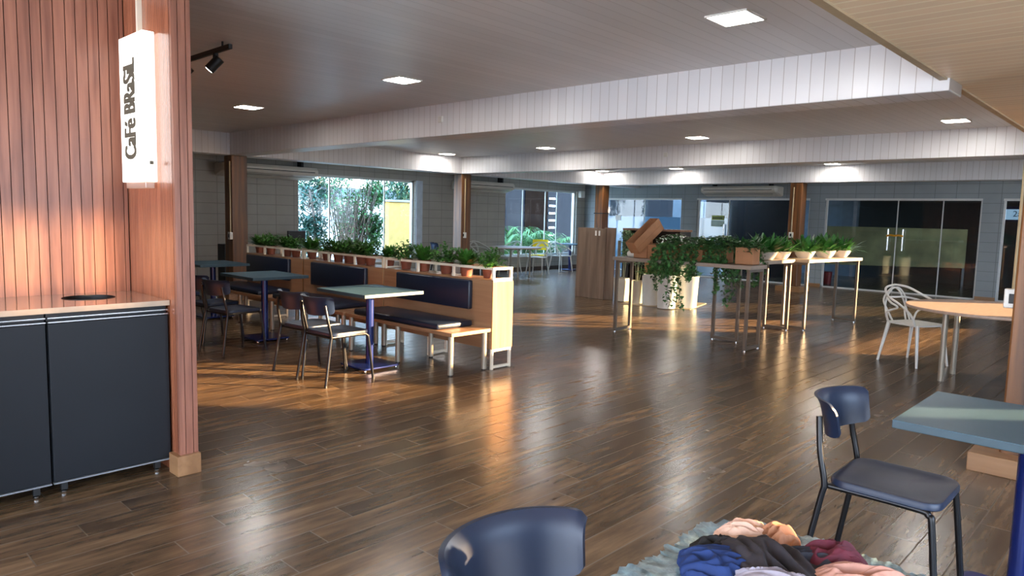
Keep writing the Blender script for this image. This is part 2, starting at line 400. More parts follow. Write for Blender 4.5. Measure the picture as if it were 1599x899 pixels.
# windows on the left wall
def win_left(n, rng, mulls, doorlike=False):
    fr = B(); x = XL-.10
    fr.box(x-.04, x+.04, rng[0], rng[0]+.04, ZW0, ZW1); fr.box(x-.04, x+.04, rng[1]-.05, rng[1], ZW0, ZW1)
    fr.box(x-.04, x+.04, rng[0], rng[1], ZW0, ZW0+.05); fr.box(x-.04, x+.04, rng[0], rng[1], ZW1-.05, ZW1)
    for m_ in mulls: fr.box(x-.012, x+.012, m_-.014, m_+.014, ZW0, ZW1)
    o = struct('window_%d' % n, fr, ALU)
    ys = [rng[0]+.04]+list(mulls)+[rng[1]-.05]
    for a, c in zip(ys, ys[1:]):
        B().box(x-.004, x+.004, a+.014, c-.014, ZW0+.05, ZW1-.05).build('pane', GLASS, o)
    B().box(XL-.02, XL+.05, rng[0]-.02, rng[1]+.02, ZW0-.03, ZW0).build('sill', ALU, o)
    return o
win_left(1, W1, (8.5, 9.95))
win_left(2, W2, (14.66, 15.62, 16.14))
# white jamb strip of window 1
struct('trim_2', B().box(XL, XL+.02, 10.80, 10.99, .0, ZW1), mat('pale_blue_trim', (190, 200, 210), .45))
# glazed openings in the back wall
def win_back(n, x0, x1, splits, film=(), name='window', glass=GLASSD, handles=()):
    y = YB+.08; fr = B()
    fr.box(x0, x1, y-.10, y+.03, ZD-.045, ZD)
    fr.box(x0, x0+.035, y-.03, y+.03, 0, ZD-.04); fr.box(x1-.035, x1, y-.03, y+.03, 0, ZD-.04); fr.box(x0, x1, y-.03, y+.03, 0, .03)
    for s_ in splits: fr.box(s_-.010, s_+.010, y-.012, y+.012, .03, ZD-.04)
    o = struct('%s_%d' % (name, n), fr, ALU)
    ys = [x0+.035]+list(splits)+[x1-.035]
    for i, (a, c) in enumerate(zip(ys, ys[1:])):
        B().box(a+.010, c-.010, y-.004, y+.004, .03, ZD-.05).build('pane', glass, o)
        if i in film: B().box(a+.02, c-.02, y-.012, y-.008, .05, 1.58).build('frosted_film', FILM, o)
    for hx in handles:
        B().tube([(hx, y-.07, .95), (hx, y-.07, 1.42)], .018, 12).tube([(hx, y-.07, 1.05), (hx, y, 1.05)], .008).tube([(hx, y-.07, 1.33), (hx, y, 1.33)], .008).build('pull_handle', CHROME, o, True)
    return o
w3 = win_back(3, OB[0][0], OB[0][1], (-11.3,), film=(0, 1))
w4 = win_back(1, OB[1][0], OB[1][1], (-8.72, -7.12), film=(0,), name='door', handles=(-8.82,))
w5 = win_back(2, OB[2][0], OB[2][1], (-4.71, -3.83), name='door', handles=(-4.86, -4.56))
w6 = win_back(4, OB[3][0], OB[3][1], (-1.2, .3))

# ---------------------------------------------------------------- wooden posts
def post(x, y, label, conduit=None, s=.135):
    t = thing('wooden_post', label, 'post', (x, y, 0))
    B().box(-s, s, -s, s, .0, ZB, .012).build('shaft', POSTW, t)
    B().box(-s-.14, s+.14, -s-.14, s+.14, 0, .115, .004).build('plinth', PLINTH, t)
    if conduit:
        for cx, cy, z0 in conduit:
            c = B().tube([(cx, cy, z0), (cx, cy, ZB-.1)], .013, 10).build('conduit', mat('conduit_cream', (176, 156, 118), .4), t, True)
            ob = B().box(cx-.045, cx+.045, cy-.03, cy+.02, z0-.12, z0, .006).build('socket_box', PLASTW, t)
            B().box(cx-.018, cx+.018, cy-.034, cy-.029, z0-.09, z0-.03, .002).build('socket', BLACK, ob)
    return t
post(-11.6, 5.52, 'brown timber post at the far end of the bench divider, before the left air conditioner', [(.10, -.15, 1.12)])
post(-11.6, 10.64, 'brown timber post between the bright garden window and the middle air conditioner', [(.148, -.05, 1.12)])
post(-11.6, 15.77, 'tan timber post in the far corner behind the leaning boards, with a black strap', None)
post(-6.28, 15.75, 'tan timber post beside the back glass doors, behind the fern bowls', [(-.04, -.148, 1.3)])
post(-.60, 5.37, 'large stained timber post at the right edge beside the round table', [(-.148, -.05, 1.13)])
st = B().box(-.15, .15, -.15, .15, 1.62, 1.645).build('strap', BLACK, [o for o in COL.objects if o.name.startswith('wooden_post.002')][0])

# ---------------------------------------------------------------- ceiling fittings
desc = {(-2.1, 4.14): 'square white ceiling light panel nearest the camera, at the top right',
 (-5.4, 4.17): 'square ceiling light panel at the top centre, before the nearest beam',
 (-8.35, 4.14): 'square ceiling light panel above the blue tables at the left',
 (-8.45, 9.75): 'square ceiling light between the first two beams, second from the left',
 (-11.1, 9.74): 'small ceiling light between the first two beams, above the timber post beside the garden window',
 (-5.4, 9.65): 'ceiling light between the first two beams, above the second glass panel',
 (-2.06, 9.6): 'ceiling light between the first two beams at the far right by the beige soffit',
 (-11.2, 15.2): 'faint ceiling light behind the second beam, leftmost in the far corner',
 (-9.0, 15.15): 'faint ceiling light behind the second beam, above the frosted glass',
 (-5.4, 15.2): 'faint ceiling light behind the second beam, above the far timber post',
 (-2.1, -1.4): 'ceiling light behind the viewpoint, nearest the beige soffit', (-5.4, -1.4): None}
proto = None
def light_panel(x, y, label):
    global proto
    if proto is None:
        t = thing('ceiling_light', label, 'light', (x, y, ZC), 0, 'square ceiling light panels')
        b = B(); h = .135
        b.box(-h, h, -h, -h+.012, -.010, 0); b.box(-h, h, h-.012, h, -.010, 0); b.box(-h, -h+.012, -h, h, -.010, 0); b.box(h-.012, h, -h, h, -.010, 0)
        b.build('frame', WHITE, t); B().box(-.123, .123, -.123, .123, -.008, -.001).build('diffuser', PANEL, t)
        proto = t; return t
    return dup(proto, (x, y, ZC), 0, label, 'square ceiling light panels')
for (x, y), l in desc.items():
    if l: light_panel(x, y, l)
def sensor(x, y, z, label):
    b = B().box(x-.035, x+.035, y-.03, y, z-.035, z+.035, .008); tag(b.build('beam_sensor', PLASTW), label, 'sensor', 'white sensors on the beams')
sensor(-6.2, 5.35, 2.56, 'small white square sensor on the nearest ceiling beam')
sensor(-6.42, 10.47, 2.58, 'small white square sensor on the second ceiling beam')
# track light
t = thing('track_light', 'black track light with two spots hanging beside the slatted wall', 'light', (0, 0, 0))
B().box(-6.3, -5.17, 2.42, 2.45, 2.66, 2.695, .004).build('rail', BLACK, t)
for x in (-5.3, -6.1): B().tube([(x, 2.435, 2.69), (x, 2.435, ZC)], .008).build('hanger', BLACK, t)
for x in (-5.42, -5.96):
    hd = B().tube([(x, 2.435, 2.66), (x, 2.435, 2.62)], .02, 12).tube([(x+.02, 2.46, 2.625), (x-.035, 2.40, 2.54)], .038, 16).build('spot_head', BLACK, t, True)
    B().tube([(x-.0352, 2.3998, 2.5397), (x-.037, 2.398, 2.537)], .028, 16).build('bulb', mat('spot_bulb', (255, 255, 250), .4, emit=(255, 250, 240), es=8), hd)

# ---------------------------------------------------------------- air conditioners
def aircon(x, y, z, rz, label, L=2.0):
    t = thing('air_conditioner', label, 'air conditioner', (x, y, z), rz, 'wall-hung white air conditioners')
    # local: length along x, front towards -y
    prof = [(0, .0), (-.10, -.0), (-.52, .09), (-.56, .14), (-.56, .20), (-.50, .25), (0, .25)]
    prof = [(a*.75, c) for a, c in prof]
    rings = []
    for xx, sc in ((-L/2, .82), (-L/2+.05, 1), (L/2-.05, 1), (L/2, .82)):
        rings.append([(xx, p[0]*sc, .125+(p[1]-.125)*sc) for p in prof])
    B().loft(rings).build('casing', ACW, t, bev=.006)
    B().box(-L/2+.12, L/2-.12, -.428, -.41, .145, .16).build('air_slot', BLACK, t)
    B().box(-L/2+.12, L/2-.12, -.36, -.33, .045, .055).build('louvre', mat('louvre_grey', (120, 114, 104), .5), t)
    for q in (-L/2+.27, L/2-.27): B().box(q-.02, q+.02, -.2, -.02, .25, ZC-z-.001).build('bracket', BLACK, t)
    return t
aircon(-13.38, 6.95, 2.12, PI/2, 'long white air conditioner left of the garden window, partly behind a timber post')
aircon(-13.38, 12.85, 2.10, PI/2, 'long white air conditioner between the garden window and the palm window', 1.9)
aircon(-8.3, YB-.02, 2.14, 0, 'white air conditioner above the glass doors on the back wall', 2.05)
o = B().box(XL+.0, XL+.12, 17.0, 17.2, 2.1, 2.3, .02).build('wall_speaker', PLASTW); tag(o, 'small white box high in the far corner right of the palm window', 'speaker')

# ---------------------------------------------------------------- lettering
def text_mesh(s, size, m, parent, mw, name='lettering', ext=.0015, xs=1.0, bold=0):
    cu = bpy.data.curves.new('txt', 'FONT'); cu.body = s; cu.size = size; cu.extrude = ext; cu.align_x = 'CENTER'; cu.align_y = 'CENTER'; cu.offset = 0
    o = bpy.data.objects.new('txt', cu); COL.objects.link(o)
    dg = bpy.context.evaluated_depsgraph_get(); me = bpy.data.meshes.new_from_object(o.evaluated_get(dg)); bpy.data.objects.remove(o)
    me.transform(Matrix.Diagonal((xs, 1, 1, 1)))
    if bold:
        bm = bmesh.new()
        for k in range(5):
            m2 = me.copy(); m2.transform(Matrix.Translation(((k-2)*bold*.5, 0, -.0001*k))); bm.from_mesh(m2); bpy.data.meshes.remove(m2)
        bm.to_mesh(me); bm.free()
    me.materials.clear(); me.materials.append(m)
    q = bpy.data.objects.new(name, me); COL.objects.link(q); q.parent = parent; q.matrix_local = mw; return q
# café sign (lightbox on the fin)
sx0, sx1, sy0, sy1, sz0, sz1 = -4.565, -4.205, 1.485, 1.55, 1.64, 2.455
t = thing('lightbox_sign', 'white illuminated vertical sign with grey café lettering on the slatted column', 'sign', (0, 0, 0))
B().box(sx0, sx1, sy0, sy1, sz0, sz1, .004).build('light_box', SIGNM, t)
for q in (sz0+.1, sz1-.14): B().box(sx0+.08, sx0+.12, sy1-.001, 1.562, q, q+.04).build('mount', ALU, t)
B().box(-4.43, -4.405, 1.535, 1.56, sz1, ZC).build('cable_cover', WHITEM, t)
rot = Matrix(((0, -1, 0), (0, 0, -1), (1, 0, 0))).to_4x4()   # text x -> +z, y -> -x, normal -> -y
GREY = mat('sign_letter_grey', (92, 88, 74), .6, var=.03)
cx = (sx0+sx1)/2
text_mesh('CaFé BRaSiL', .25, GREY, t, Matrix.Translation((cx-.02, sy0-.001, 2.045)) @ rot, xs=.43, bold=.0075)
b = B()
for k in range(13):
    z = 2.14+k*.016; b.box(cx+.105, cx+.117, sy0-.0015, sy0, z, z+.009)
b.build('small_caption', mat('sign_caption_grey', (190, 188, 180), .6), t)
B().box(sx1, sx1+.0015, sy0+.025, sy0+.045, 1.735, 1.755).build('small_logo', GREY, t)
B().box(sx0+.03, sx1-.03, sy0+.01, sy1-.005, sz0-.035, sz0, .004).build('clear_tape', film_mat('clear_tape', (220, 200, 190), .5), t)

# ---------------------------------------------------------------- cabinets by the slat wall
def cabinet(y0, y1, label):
    t = thing('waste_cabinet', label, 'cabinet', ((-4.395), (y0+y1)/2, 0)); hy = (y1-y0)/2
    B().box(-.30, .275, -hy+.002, hy-.002, .075, .915, .003).build('body', BLK, t)
    d = B().box(.277, .295, -hy+.003, hy-.003, .085, .905, .003).build('door', BLK, t)
    B().box(.280, .297, -hy+.003, hy-.003, .908, .914).box(.262, .297, -hy+.003, hy-.003, .930, .936).build('handle_rail', CHROME, t)
    B().box(-.30, .265, -hy+.002, hy-.002, .915, .955).build('top_rail', BLK, t)
    B().box(.277, .297, -hy+.003, hy-.003, .073, .080).build('bottom_edge', mat('grey_edge', (120, 124, 130), .4), t)
    for sx_ in (-.25, .235):
        for sy_ in (-hy+.06, hy-.06):
            lg = B().box(sx_-.015, sx_+.015, sy_-.015, sy_+.015, .02, .078).build('leg', BLACK, t)
            B().lathe([(.012, 0), (.016, .004), (.016, .012), (.006, .02)], 14, (sx_, sy_, 0)).build('foot', CHROME, lg, True)
    return t
cabinet(.965, 1.55, 'black waste cabinet in the corner by the slatted column, under the round hole')
cabinet(.36, .961, 'black waste cabinet cut by the left edge of the photo')
cabinet(-.24, .356, 'black waste cabinet further left along the slatted wall, outside the photo')
# counter with round hole
bm = bmesh.new(); hc = (-4.455, 1.255); hr = .125
x0, x1, y0, y1 = -4.698, -4.095, -.24, 1.556
outer = []; N_ = 48
for k in range(N_):
    a = 2*PI*k/N_; dx, dy = math.cos(a), math.sin(a)
    tt = min(((x1-hc[0])/dx if dx > 1e-9 else (x0-hc[0])/dx if dx < -1e-9 else 1e9), ((y1-hc[1])/dy if dy > 1e-9 else (y0+1.2-hc[1])/dy if dy < -1e-9 else 1e9))
    outer.append((hc[0]+dx*tt, hc[1]+dy*tt))
# snap nearest ring points to corners
for c in ((x0, y1), (x1, y1), (x0, y0+1.2), (x1, y0+1.2)):
    i = min(range(N_), key=lambda k: (outer[k][0]-c[0])**2+(outer[k][1]-c[1])**2); outer[i] = c
inner = [(hc[0]+hr*math.cos(2*PI*k/N_), hc[1]+hr*math.sin(2*PI*k/N_)) for k in range(N_)]
vt = {}
for nm, ring, z in (('ot', outer, .985), ('it', inner, .985), ('ob', outer, .957), ('ib', inner, .957)):
    vt[nm] = [bm.verts.new((p[0], p[1], z)) for p in ring]
for k in range(N_):
    j = (k+1) % N_
    for a, c in (('ot', 'it'), ('it', 'ib'), ('ib', 'ob'), ('ob', 'ot')): bm.faces.new((vt[a][k], vt[a][j], vt[c][j], vt[c][k]))
bb = B(); bb.bm.free(); bb.bm = bm; bb.box(x0, x1, y0, y0+1.2, .957, .985)
t = thing('counter', 'polished cream stone counter with a round waste hole on the black cabinets', 'counter', (0, 0, 0))
bb.build('worktop', STONE, t)
B().lathe([(hr, .987), (hr+.006, .987), (hr+.006, .985), (hr, .90), (hr-.004, .90), (hr-.004, .987)], 40, (hc[0], hc[1], 0), cap=False).build('hole_rim', BLACK, t, True)

# ---------------------------------------------------------------- navy chair
def rrect(hx0, hx1, hy, r, n=6):
    """rounded rectangle outline x in [hx0,hx1], y in +-hy"""
    pts = []
    for cx_, cy_, a0 in ((hx1-r, hy-r, 0), (hx0+r, hy-r, 90), (hx0+r, -hy+r, 180), (hx1-r, -hy+r, 270)):
        for k in range(n+1):
            a = math.radians(a0+90*k/n); pts.append((cx_+r*math.cos(a), cy_+r*math.sin(a)))
    return pts
def make_chair(label, loc, rotz):
    t = thing('stacking_chair', label, 'chair', loc, rotz)      # faces +x
    o1 = rrect(-.20, .215, .205, .075)
    def ring(s_, z, dish=0): return [(x*s_ if 1 else x, y*s_, z-dish+(.02*(max(0, -x-.08)) if 0 else 0)-(.05*max(0, x-.15))) for x, y in o1]
    rings = [ring(.3, .446), ring(.6, .447), ring(.82, .450), ring(.93, .455), ring(.98, .454), ring(1.0, .446), ring(1.0, .428), ring(.97, .422), ring(.5, .421)]
    B().loft(rings).build('seat', NAVY, t, True)
    # backrest shell
    A = math.radians(72); nu, nv = 36, 10; bo = B()
    def P(u, v, off):
        th = A*u; au = abs(u)
        zt = .772-.02*au**24; zb = .604+.022*au**2+.02*au**24
        z = zb+(zt-zb)*v
        fl_ = .012*v+.020*v**7
        ry = .208+fl_-off; rx = .165+fl_-off*1.0
        xx = -.105-rx*math.cos(th)-.05*(z-.60)/.18*.5
        return (xx+.0, ry*math.sin(th)/math.sin(A)*.98 if 0 else ry*math.sin(th), z)
    outer = [[P(-1+2*i/nu, j/nv, 0) for j in range(nv+1)] for i in range(nu+1)]
    inner = [[P(-1+2*i/nu, j/nv, .013) for j in range(nv+1)] for i in range(nu+1)]
    rings = [outer[i]+inner[i][::-1] for i in range(nu+1)]
    bo.loft(rings); bo.build('backrest', NAVY, t, True)
    for s_ in (-1, 1):
        # rear leg: floor, splay, up past the seat to the backrest
        pts = bez([(-.275, .225*s_, 0), (-.215, .208*s_, .36), (-.205, .205*s_, .43), (-.232, .200*s_, .56), (-.250, .182*s_, .70)], 6)
        B().tube(pts, .0128, 10).build('rear_leg', BLACKM, t, True)
        pts = bez([(.235, .215*s_, 0), (.195, .197*s_, .36), (.180, .192*s_, .405), (.13, .188*s_, .418), (-.20, .188*s_, .418)], 6)
        B().tube(pts, .0128, 10).build('front_leg', BLACKM, t, True)
        B().lathe([(.014, .0), (.014, .015), (.012, .018)], 10, (-.274, .2245*s_, 0)).build('rear_foot', BLACK, t)
        B().lathe([(.014, .0), (.014, .015), (.012, .018)], 10, (.2345, .2149*s_, 0)).build('front_foot', BLACK, t)
    B().tube([(-.19, -.188, .414), (-.19, .188, .414)], .010, 8).build('cross_bar', BLACKM, t, True)
    return t
ch = make_chair('navy chair with black legs beside the teal table at the right', (-.80, 3.19, 0), math.radians(0))
dup(ch, (-.86, 1.15, 0), math.radians(-4), 'navy chair at the bottom centre, only its curved backrest in view')
dup(ch, (-5.46, 3.52, 0), math.radians(92), 'dark chair nearest the camera at the front blue table, edges lit by sun')
dup(ch, (-5.93, 3.55, 0), math.radians(95), 'dark chair at the front blue table, the one further from the bench end')
dup(ch, (-7.33, 3.45, 0), math.radians(97), 'dark chair with its back to the camera at the middle blue table, the nearer one')
dup(ch, (-7.98, 3.52, 0), math.radians(97), 'dark chair at the middle blue table, half behind the nearer chair')
dup(ch, (-9.1, 3.55, 0), math.radians(100), 'dark chair glimpsed beside the slatted column at the far blue table')

# ---------------------------------------------------------------- pedestal tables
def make_table(label, loc, rz=0, hx=.40, hy=.34, z=.76):
    t = thing('pedestal_table', label, 'table', loc, rz)
    B().box(-hx, hx, -hy, hy, z-.032, z-.002, .003).build('tabletop', TEALE, t)
    B().box(-hx+.001, hx-.001, -hy+.001, hy-.001, z-.003, z).build('top_surface', TEAL, t)
    B().box(-.15, .15, -.15, .15, z-.045, z-.033).build('mounting_plate', NAVYM, t)
    B().tube([(0, 0, .03), (0, 0, z-.045)], .038, 20).build('column', NAVYM, t, True)
    bp_ = B().loft([[(x, y, .022) for x, y in rrect(-.215, .215, .215, .05)], [(x, y, .034) for x, y in rrect(-.215, .215, .215, .05)], [(x*.96, y*.96, .037) for x, y in rrect(-.215, .215, .215, .05)]]).build('base_plate', NAVYM, t)
    for sx_ in (-1, 1):
        for sy_ in (-1, 1):
            B().lathe([(.011, 0), (.015, .003), (.015, .012), (.007, .022)], 12, (.18*sx_, .18*sy_, 0)).build('glide', CHROME, bp_, True)
    return t
tb = make_table('blue pedestal table nearest the bench end, with two dark chairs', (-5.70, 4.04, 0))
t2 = dup(tb, (-7.72, 4.0, 0), 0, 'middle blue pedestal table with two dark chairs, seen beside the second bench')
t3 = dup(tb, (-9.72, 4.28, 0), 0, 'far blue pedestal table beside the slatted column and timber post')
t4 = dup(tb, (-.36, 3.29, 0), 0, 'teal pedestal table crossed by a strip of sunlight at the right edge')
t5 = dup(tb, (-.38, 1.28, 0), 0, 'teal pedestal table under the clothes pile at the bottom right')
dup(tb, (-12.75, 15.9, 0), 0, 'blue pedestal table in front of the dark palm window at the back left')

# ---------------------------------------------------------------- bench dividers and benches
units = ((-6.56, -4.83, 'nearest, with the sunlit ribbed end'), (-8.30, -6.60, 'middle'), (-9.88, -8.34, 'far, beside the timber post'))
def divider(x0, x1, word):
    t = thing('planter_divider', 'oak divider with a cream planter rail, %s unit' % word, 'divider', (x0, 4.98, 0), 0)
    L_ = x1-x0; y0, y1 = -.135, .135
    B().box(0, L_, y0, y1, .20, .86, .002).build('panel', OAK, t)
    B().box(.0, L_, y1, y1+.012, .20, .86).build('ribbed_back', OAKR, t)
    B().box(L_, L_+.012, y0, y1+.012, .20, .86).build('ribbed_end', OAKR, t)
    B().box(0, L_+.012, y0, y1, .86, .878).build('shelf', OAK, t)
    r = .012; fr = B()
    fr.box(0, L_+.012, y0, y0+2*r, 1.0-2*r, 1.0).box(0, L_+.012, y1-2*r, y1, 1.0-2*r, 1.0)
    n = 3
    for k in range(n+1):
        x = .001+(L_-.013)*k/n
        zq = .895 if k == n else .879; fr.box(x, x+2*r, y0, y0+2*r, zq, 1.0-2*r); fr.box(x, x+2*r, y1-2*r, y1, zq, 1.0-2*r)
    fr.box(L_-.012, L_+.012, y0+2*r, y1-2*r, 1-2*r, 1).box(0, 2*r, y0+2*r, y1-2*r, 1-2*r, 1).box(L_-.012, L_+.012, y0, y1, .879, .895)
    fr.build('planter_rail', WHITEM, t)
    for x in (0, L_*.5-.1, L_-.012):
        f2 = B(); f2.box(x, x+.024, y0, y0+.024, .0, .20).box(x, x+.024, y1-.024, y1, .0, .20).box(x, x+.024, y0+.024, y1-.024, .012, .036).box(x, x+.024, y0+.024, y1-.024, .176, .20)
        f2.build('base_frame', WHITEM, t)
    # back cushion
    B().box(L_-1.45, L_-.27, y0-.055, y0-.001, .57, .86, .016).build('back_cushion', LEATH, t, True)
def bench(x0, x1, word):
    t = thing('wall_bench', 'oak bench with navy seat cushion, %s bench' % word, 'bench', (x0, 4.60, 0), 0)
    L_ = x1-x0
    B().box(0, L_, -.27, .243, .375, .41, .003).build('slab', OAK, t)
    B().box(L_-1.60, L_-.22, -.255, .20, .411, .468, .018).build('seat_cushion', LEATH, t, True)
    for x in (.06, L_*.51, L_-.05):
        for y in (-.235, .20):
            lg = B().tube([(x, y, .01), (x, y, .375)], .026, 16).build('leg', STEEL, t, True)
            B().tube([(x, y, 0), (x, y, .012)], .022, 12).build('foot', BLACK, lg)
for x0, x1, wd in units: divider(x0, x1, wd); bench(x0, x1, wd)

# ---------------------------------------------------------------- foliage
def blade(bm, base, az, length, width, lift, droop, seg=4, twist=0):
    """an arching pointed leaf"""
    d = Vector((math.cos(az), math.sin(az), 0)); sd_ = Vector((-d.y, d.x, 0)); L0 = []; R0 = []
    for k in range(seg+1):
        t_ = k/seg
        c = base+d*(length*math.cos(lift)*t_)+Vector((0, 0, length*(math.sin(lift)*t_-droop*t_*t_)))
        wv = width*math.sin(PI*min(1, .12+t_*.88))**.8*.5
        tl = Vector((0, 0, wv*.35))
        L0.append(bm.verts.new(c+sd_*wv+tl)); R0.append(bm.verts.new(c-sd_*wv+tl))
        if k == 0: pass
    for k in range(seg):
        bm.faces.new((L0[k], R0[k], R0[k+1], L0[k+1]))
def tuft_mesh(name, m, n, L_, Wd, h0, rnd, droop=.4, rad=.04):
    bm = bmesh.new()
    for i in range(n):
        az = rnd.uniform(0, 2*PI); lift = rnd.uniform(.35, 1.45); l = L_*rnd.uniform(.65, 1.1)
        r = rad*math.sqrt(rnd.random()); blade(bm, Vector((r*math.cos(az), r*math.sin(az), h0)), az+rnd.uniform(-.4, .4), l, Wd*rnd.uniform(.7, 1.1), lift, droop*rnd.uniform(.3, 1))
    me = bpy.data.meshes.new(name); bm.to_mesh(me); bm.free(); me.materials.append(m)
    for p in me.polygons: p.use_smooth = True
    return me
rnd = random.Random(3)
def bush_mesh(name, m, n, R_, zb, rnd, leaf=.035):
    """dense small-leaved bush: short stems with many leaves"""
    bm = bmesh.new()
    for i in range(n):
        az = rnd.uniform(0, 2*PI); el = rnd.uniform(.15, 1.5)
        tip = Vector((math.cos(az)*math.cos(el), math.sin(az)*math.cos(el), math.sin(el)*.95))*R_*rnd.uniform(.75, 1.1)
        for k in range(7):
            f = .3+.7*k/6; c = Vector((0, 0, zb))+tip*f
            blade(bm, c, az+rnd.choice((-1, 1))*rnd.uniform(.3, 1.1), leaf*1.7*rnd.uniform(.7, 1.2), leaf*.75, rnd.uniform(.1, 1.1), .5, 2)
    me = bpy.data.meshes.new(name); bm.to_mesh(me); bm.free(); me.materials.append(m); return me
def obj(me, name, parent): o = bpy.data.objects.new(name, me); COL.objects.link(o); o.parent = parent; return o
pot_me = None
def potted(x, y, z, label, group, potmat, prof, foliage, soilr, soilz, name='potted_plant', rz=0, sc=1):
    t = thing(name, label, 'plant', (x, y, z), rz, group)
    t.scale = (sc, sc, sc)
    B().lathe(prof, 24).build('pot', potmat, t, True)
    B().lathe([(soilr, soilz-.01), (soilr, soilz), (.002, soilz+.004)], 18).build('soil', SOIL, t)
    obj(foliage, 'foliage', t); return t
TP = [(.002, .0), (.048, .0), (.062, .085), (.070, .087), (.072, .112), (.064, .112), (.060, .095), (.002, .094)]
variants = [bush_mesh('bush', LEAF, 46, .20, .10, rnd, .040) if k % 2 else tuft_mesh('tuft', LEAF, 90, .225, .046, .10, rnd, .35, .04) for k in range(6)]
px = [-9.77, -9.38, -8.97, -8.73, -8.34, -7.99, -7.69, -7.45, -7.2, -7.0, -6.67, -6.35, -6.04, -5.66, -5.33, -5.04]
ordn = ['leftmost, against the timber post', 'second from the timber post', 'third from the timber post', 'fourth from the timber post', 'fifth from the timber post', 'sixth from the timber post', 'seventh from the timber post', 'eighth from the timber post', 'eighth from the sunlit end', 'seventh from the sunlit end', 'sixth from the sunlit end', 'fifth from the sunlit end', 'fourth from the sunlit end', 'third from the sunlit end', 'second from the sunlit end', 'at the sunlit end of the rail']
for i, (x, wd) in enumerate(zip(px, ordn)):
    potted(x, 4.98+rnd.uniform(-.02, .02), .878, 'leafy plant in terracotta pot, %s' % wd, 'terracotta pots on the divider rail', TERRA, TP, variants[i % 6], .06, .095, rz=rnd.uniform(0, 6), sc=rnd.uniform(.95, 1.08))

# ---------------------------------------------------------------- high bar tables
def bar_table(x, y, rz, L_, D_, label, z=1.0, insets=(.0, .0)):
    t = thing('high_bar_table', label, 'table', (x, y, 0), rz)   # length along local x from 0..L
    B().box(0, L_, -D_/2, D_/2, z-.045, z, .003).build('tabletop', TAUPE, t)
    for k, x_ in enumerate((.03+insets[0], L_-.06-insets[1])):
        f = B(); r = .0175; d = D_/2-.03
        f.box(x_, x_+2*r, -d, -d+2*r, .012, z-.045).box(x_, x_+2*r, d-2*r, d, .012, z-.045).box(x_, x_+2*r, -d+2*r, d-2*r, .012, .012+2*r).box(x_, x_+2*r, -d+2*r, d-2*r, z-.08, z-.045)
        fo = f.build('leg_frame', TAUPEM, t)
        B().lathe([(.014, 0), (.014, .012)], 10, (x_+r, -d+r, 0)).build('foot', CHROME, fo); B().lathe([(.014, 0), (.014, .012)], 10, (x_+r, d-r, 0)).build('foot', CHROME, fo)
    return t
bar_table(-5.50, 7.98, 0, 1.92, .44, 'high taupe bar table nearest the camera, under the trailing ivy and cartons')
bar_table(-4.14, 8.28, PI/2, 1.62, .42, 'high taupe bar table in the middle of the row, holding three fern bowls')
bar_table(-3.98, 10.02, math.radians(83), 1.62, .42, 'high taupe bar table furthest back, sunlit on its right legs')

# fern bowls
BP = [(.002, 0), (.085, 0), (.125, .05), (.150, .105), (.142, .107), (.118, .07), (.002, .068)]
fv = [tuft_mesh('fern_leaves', FERN, 130, .38, .045, .075, rnd, .5, .10), tuft_mesh('lily_leaves', FERN, 64, .38, .080, .075, rnd, .36, .08), tuft_mesh('fern_leaves', FERN, 150, .36, .04, .075, rnd, .5, .10)]
bowls = [((-4.22, 9.02), 'leftmost of the row, next to the ivy'), ((-4.14, 9.42), 'second of the row from the ivy, with broad dark leaves'), ((-4.10, 9.78), 'third of the row, at the end of the middle bar table'),
         ((-3.98, 10.35), 'first on the furthest bar table'), ((-3.90, 10.92), 'second on the furthest bar table'), ((-3.84, 11.40), 'last on the furthest bar table')]
for i, ((x, y), wd) in enumerate(bowls):
    potted(x, y, 1.0, 'fern in cream bowl, %s' % wd, 'ferns in cream bowls on the bar tables', BOWL, BP, fv[i % 3], .12, .078, 'potted_fern', rz=i*1.3)

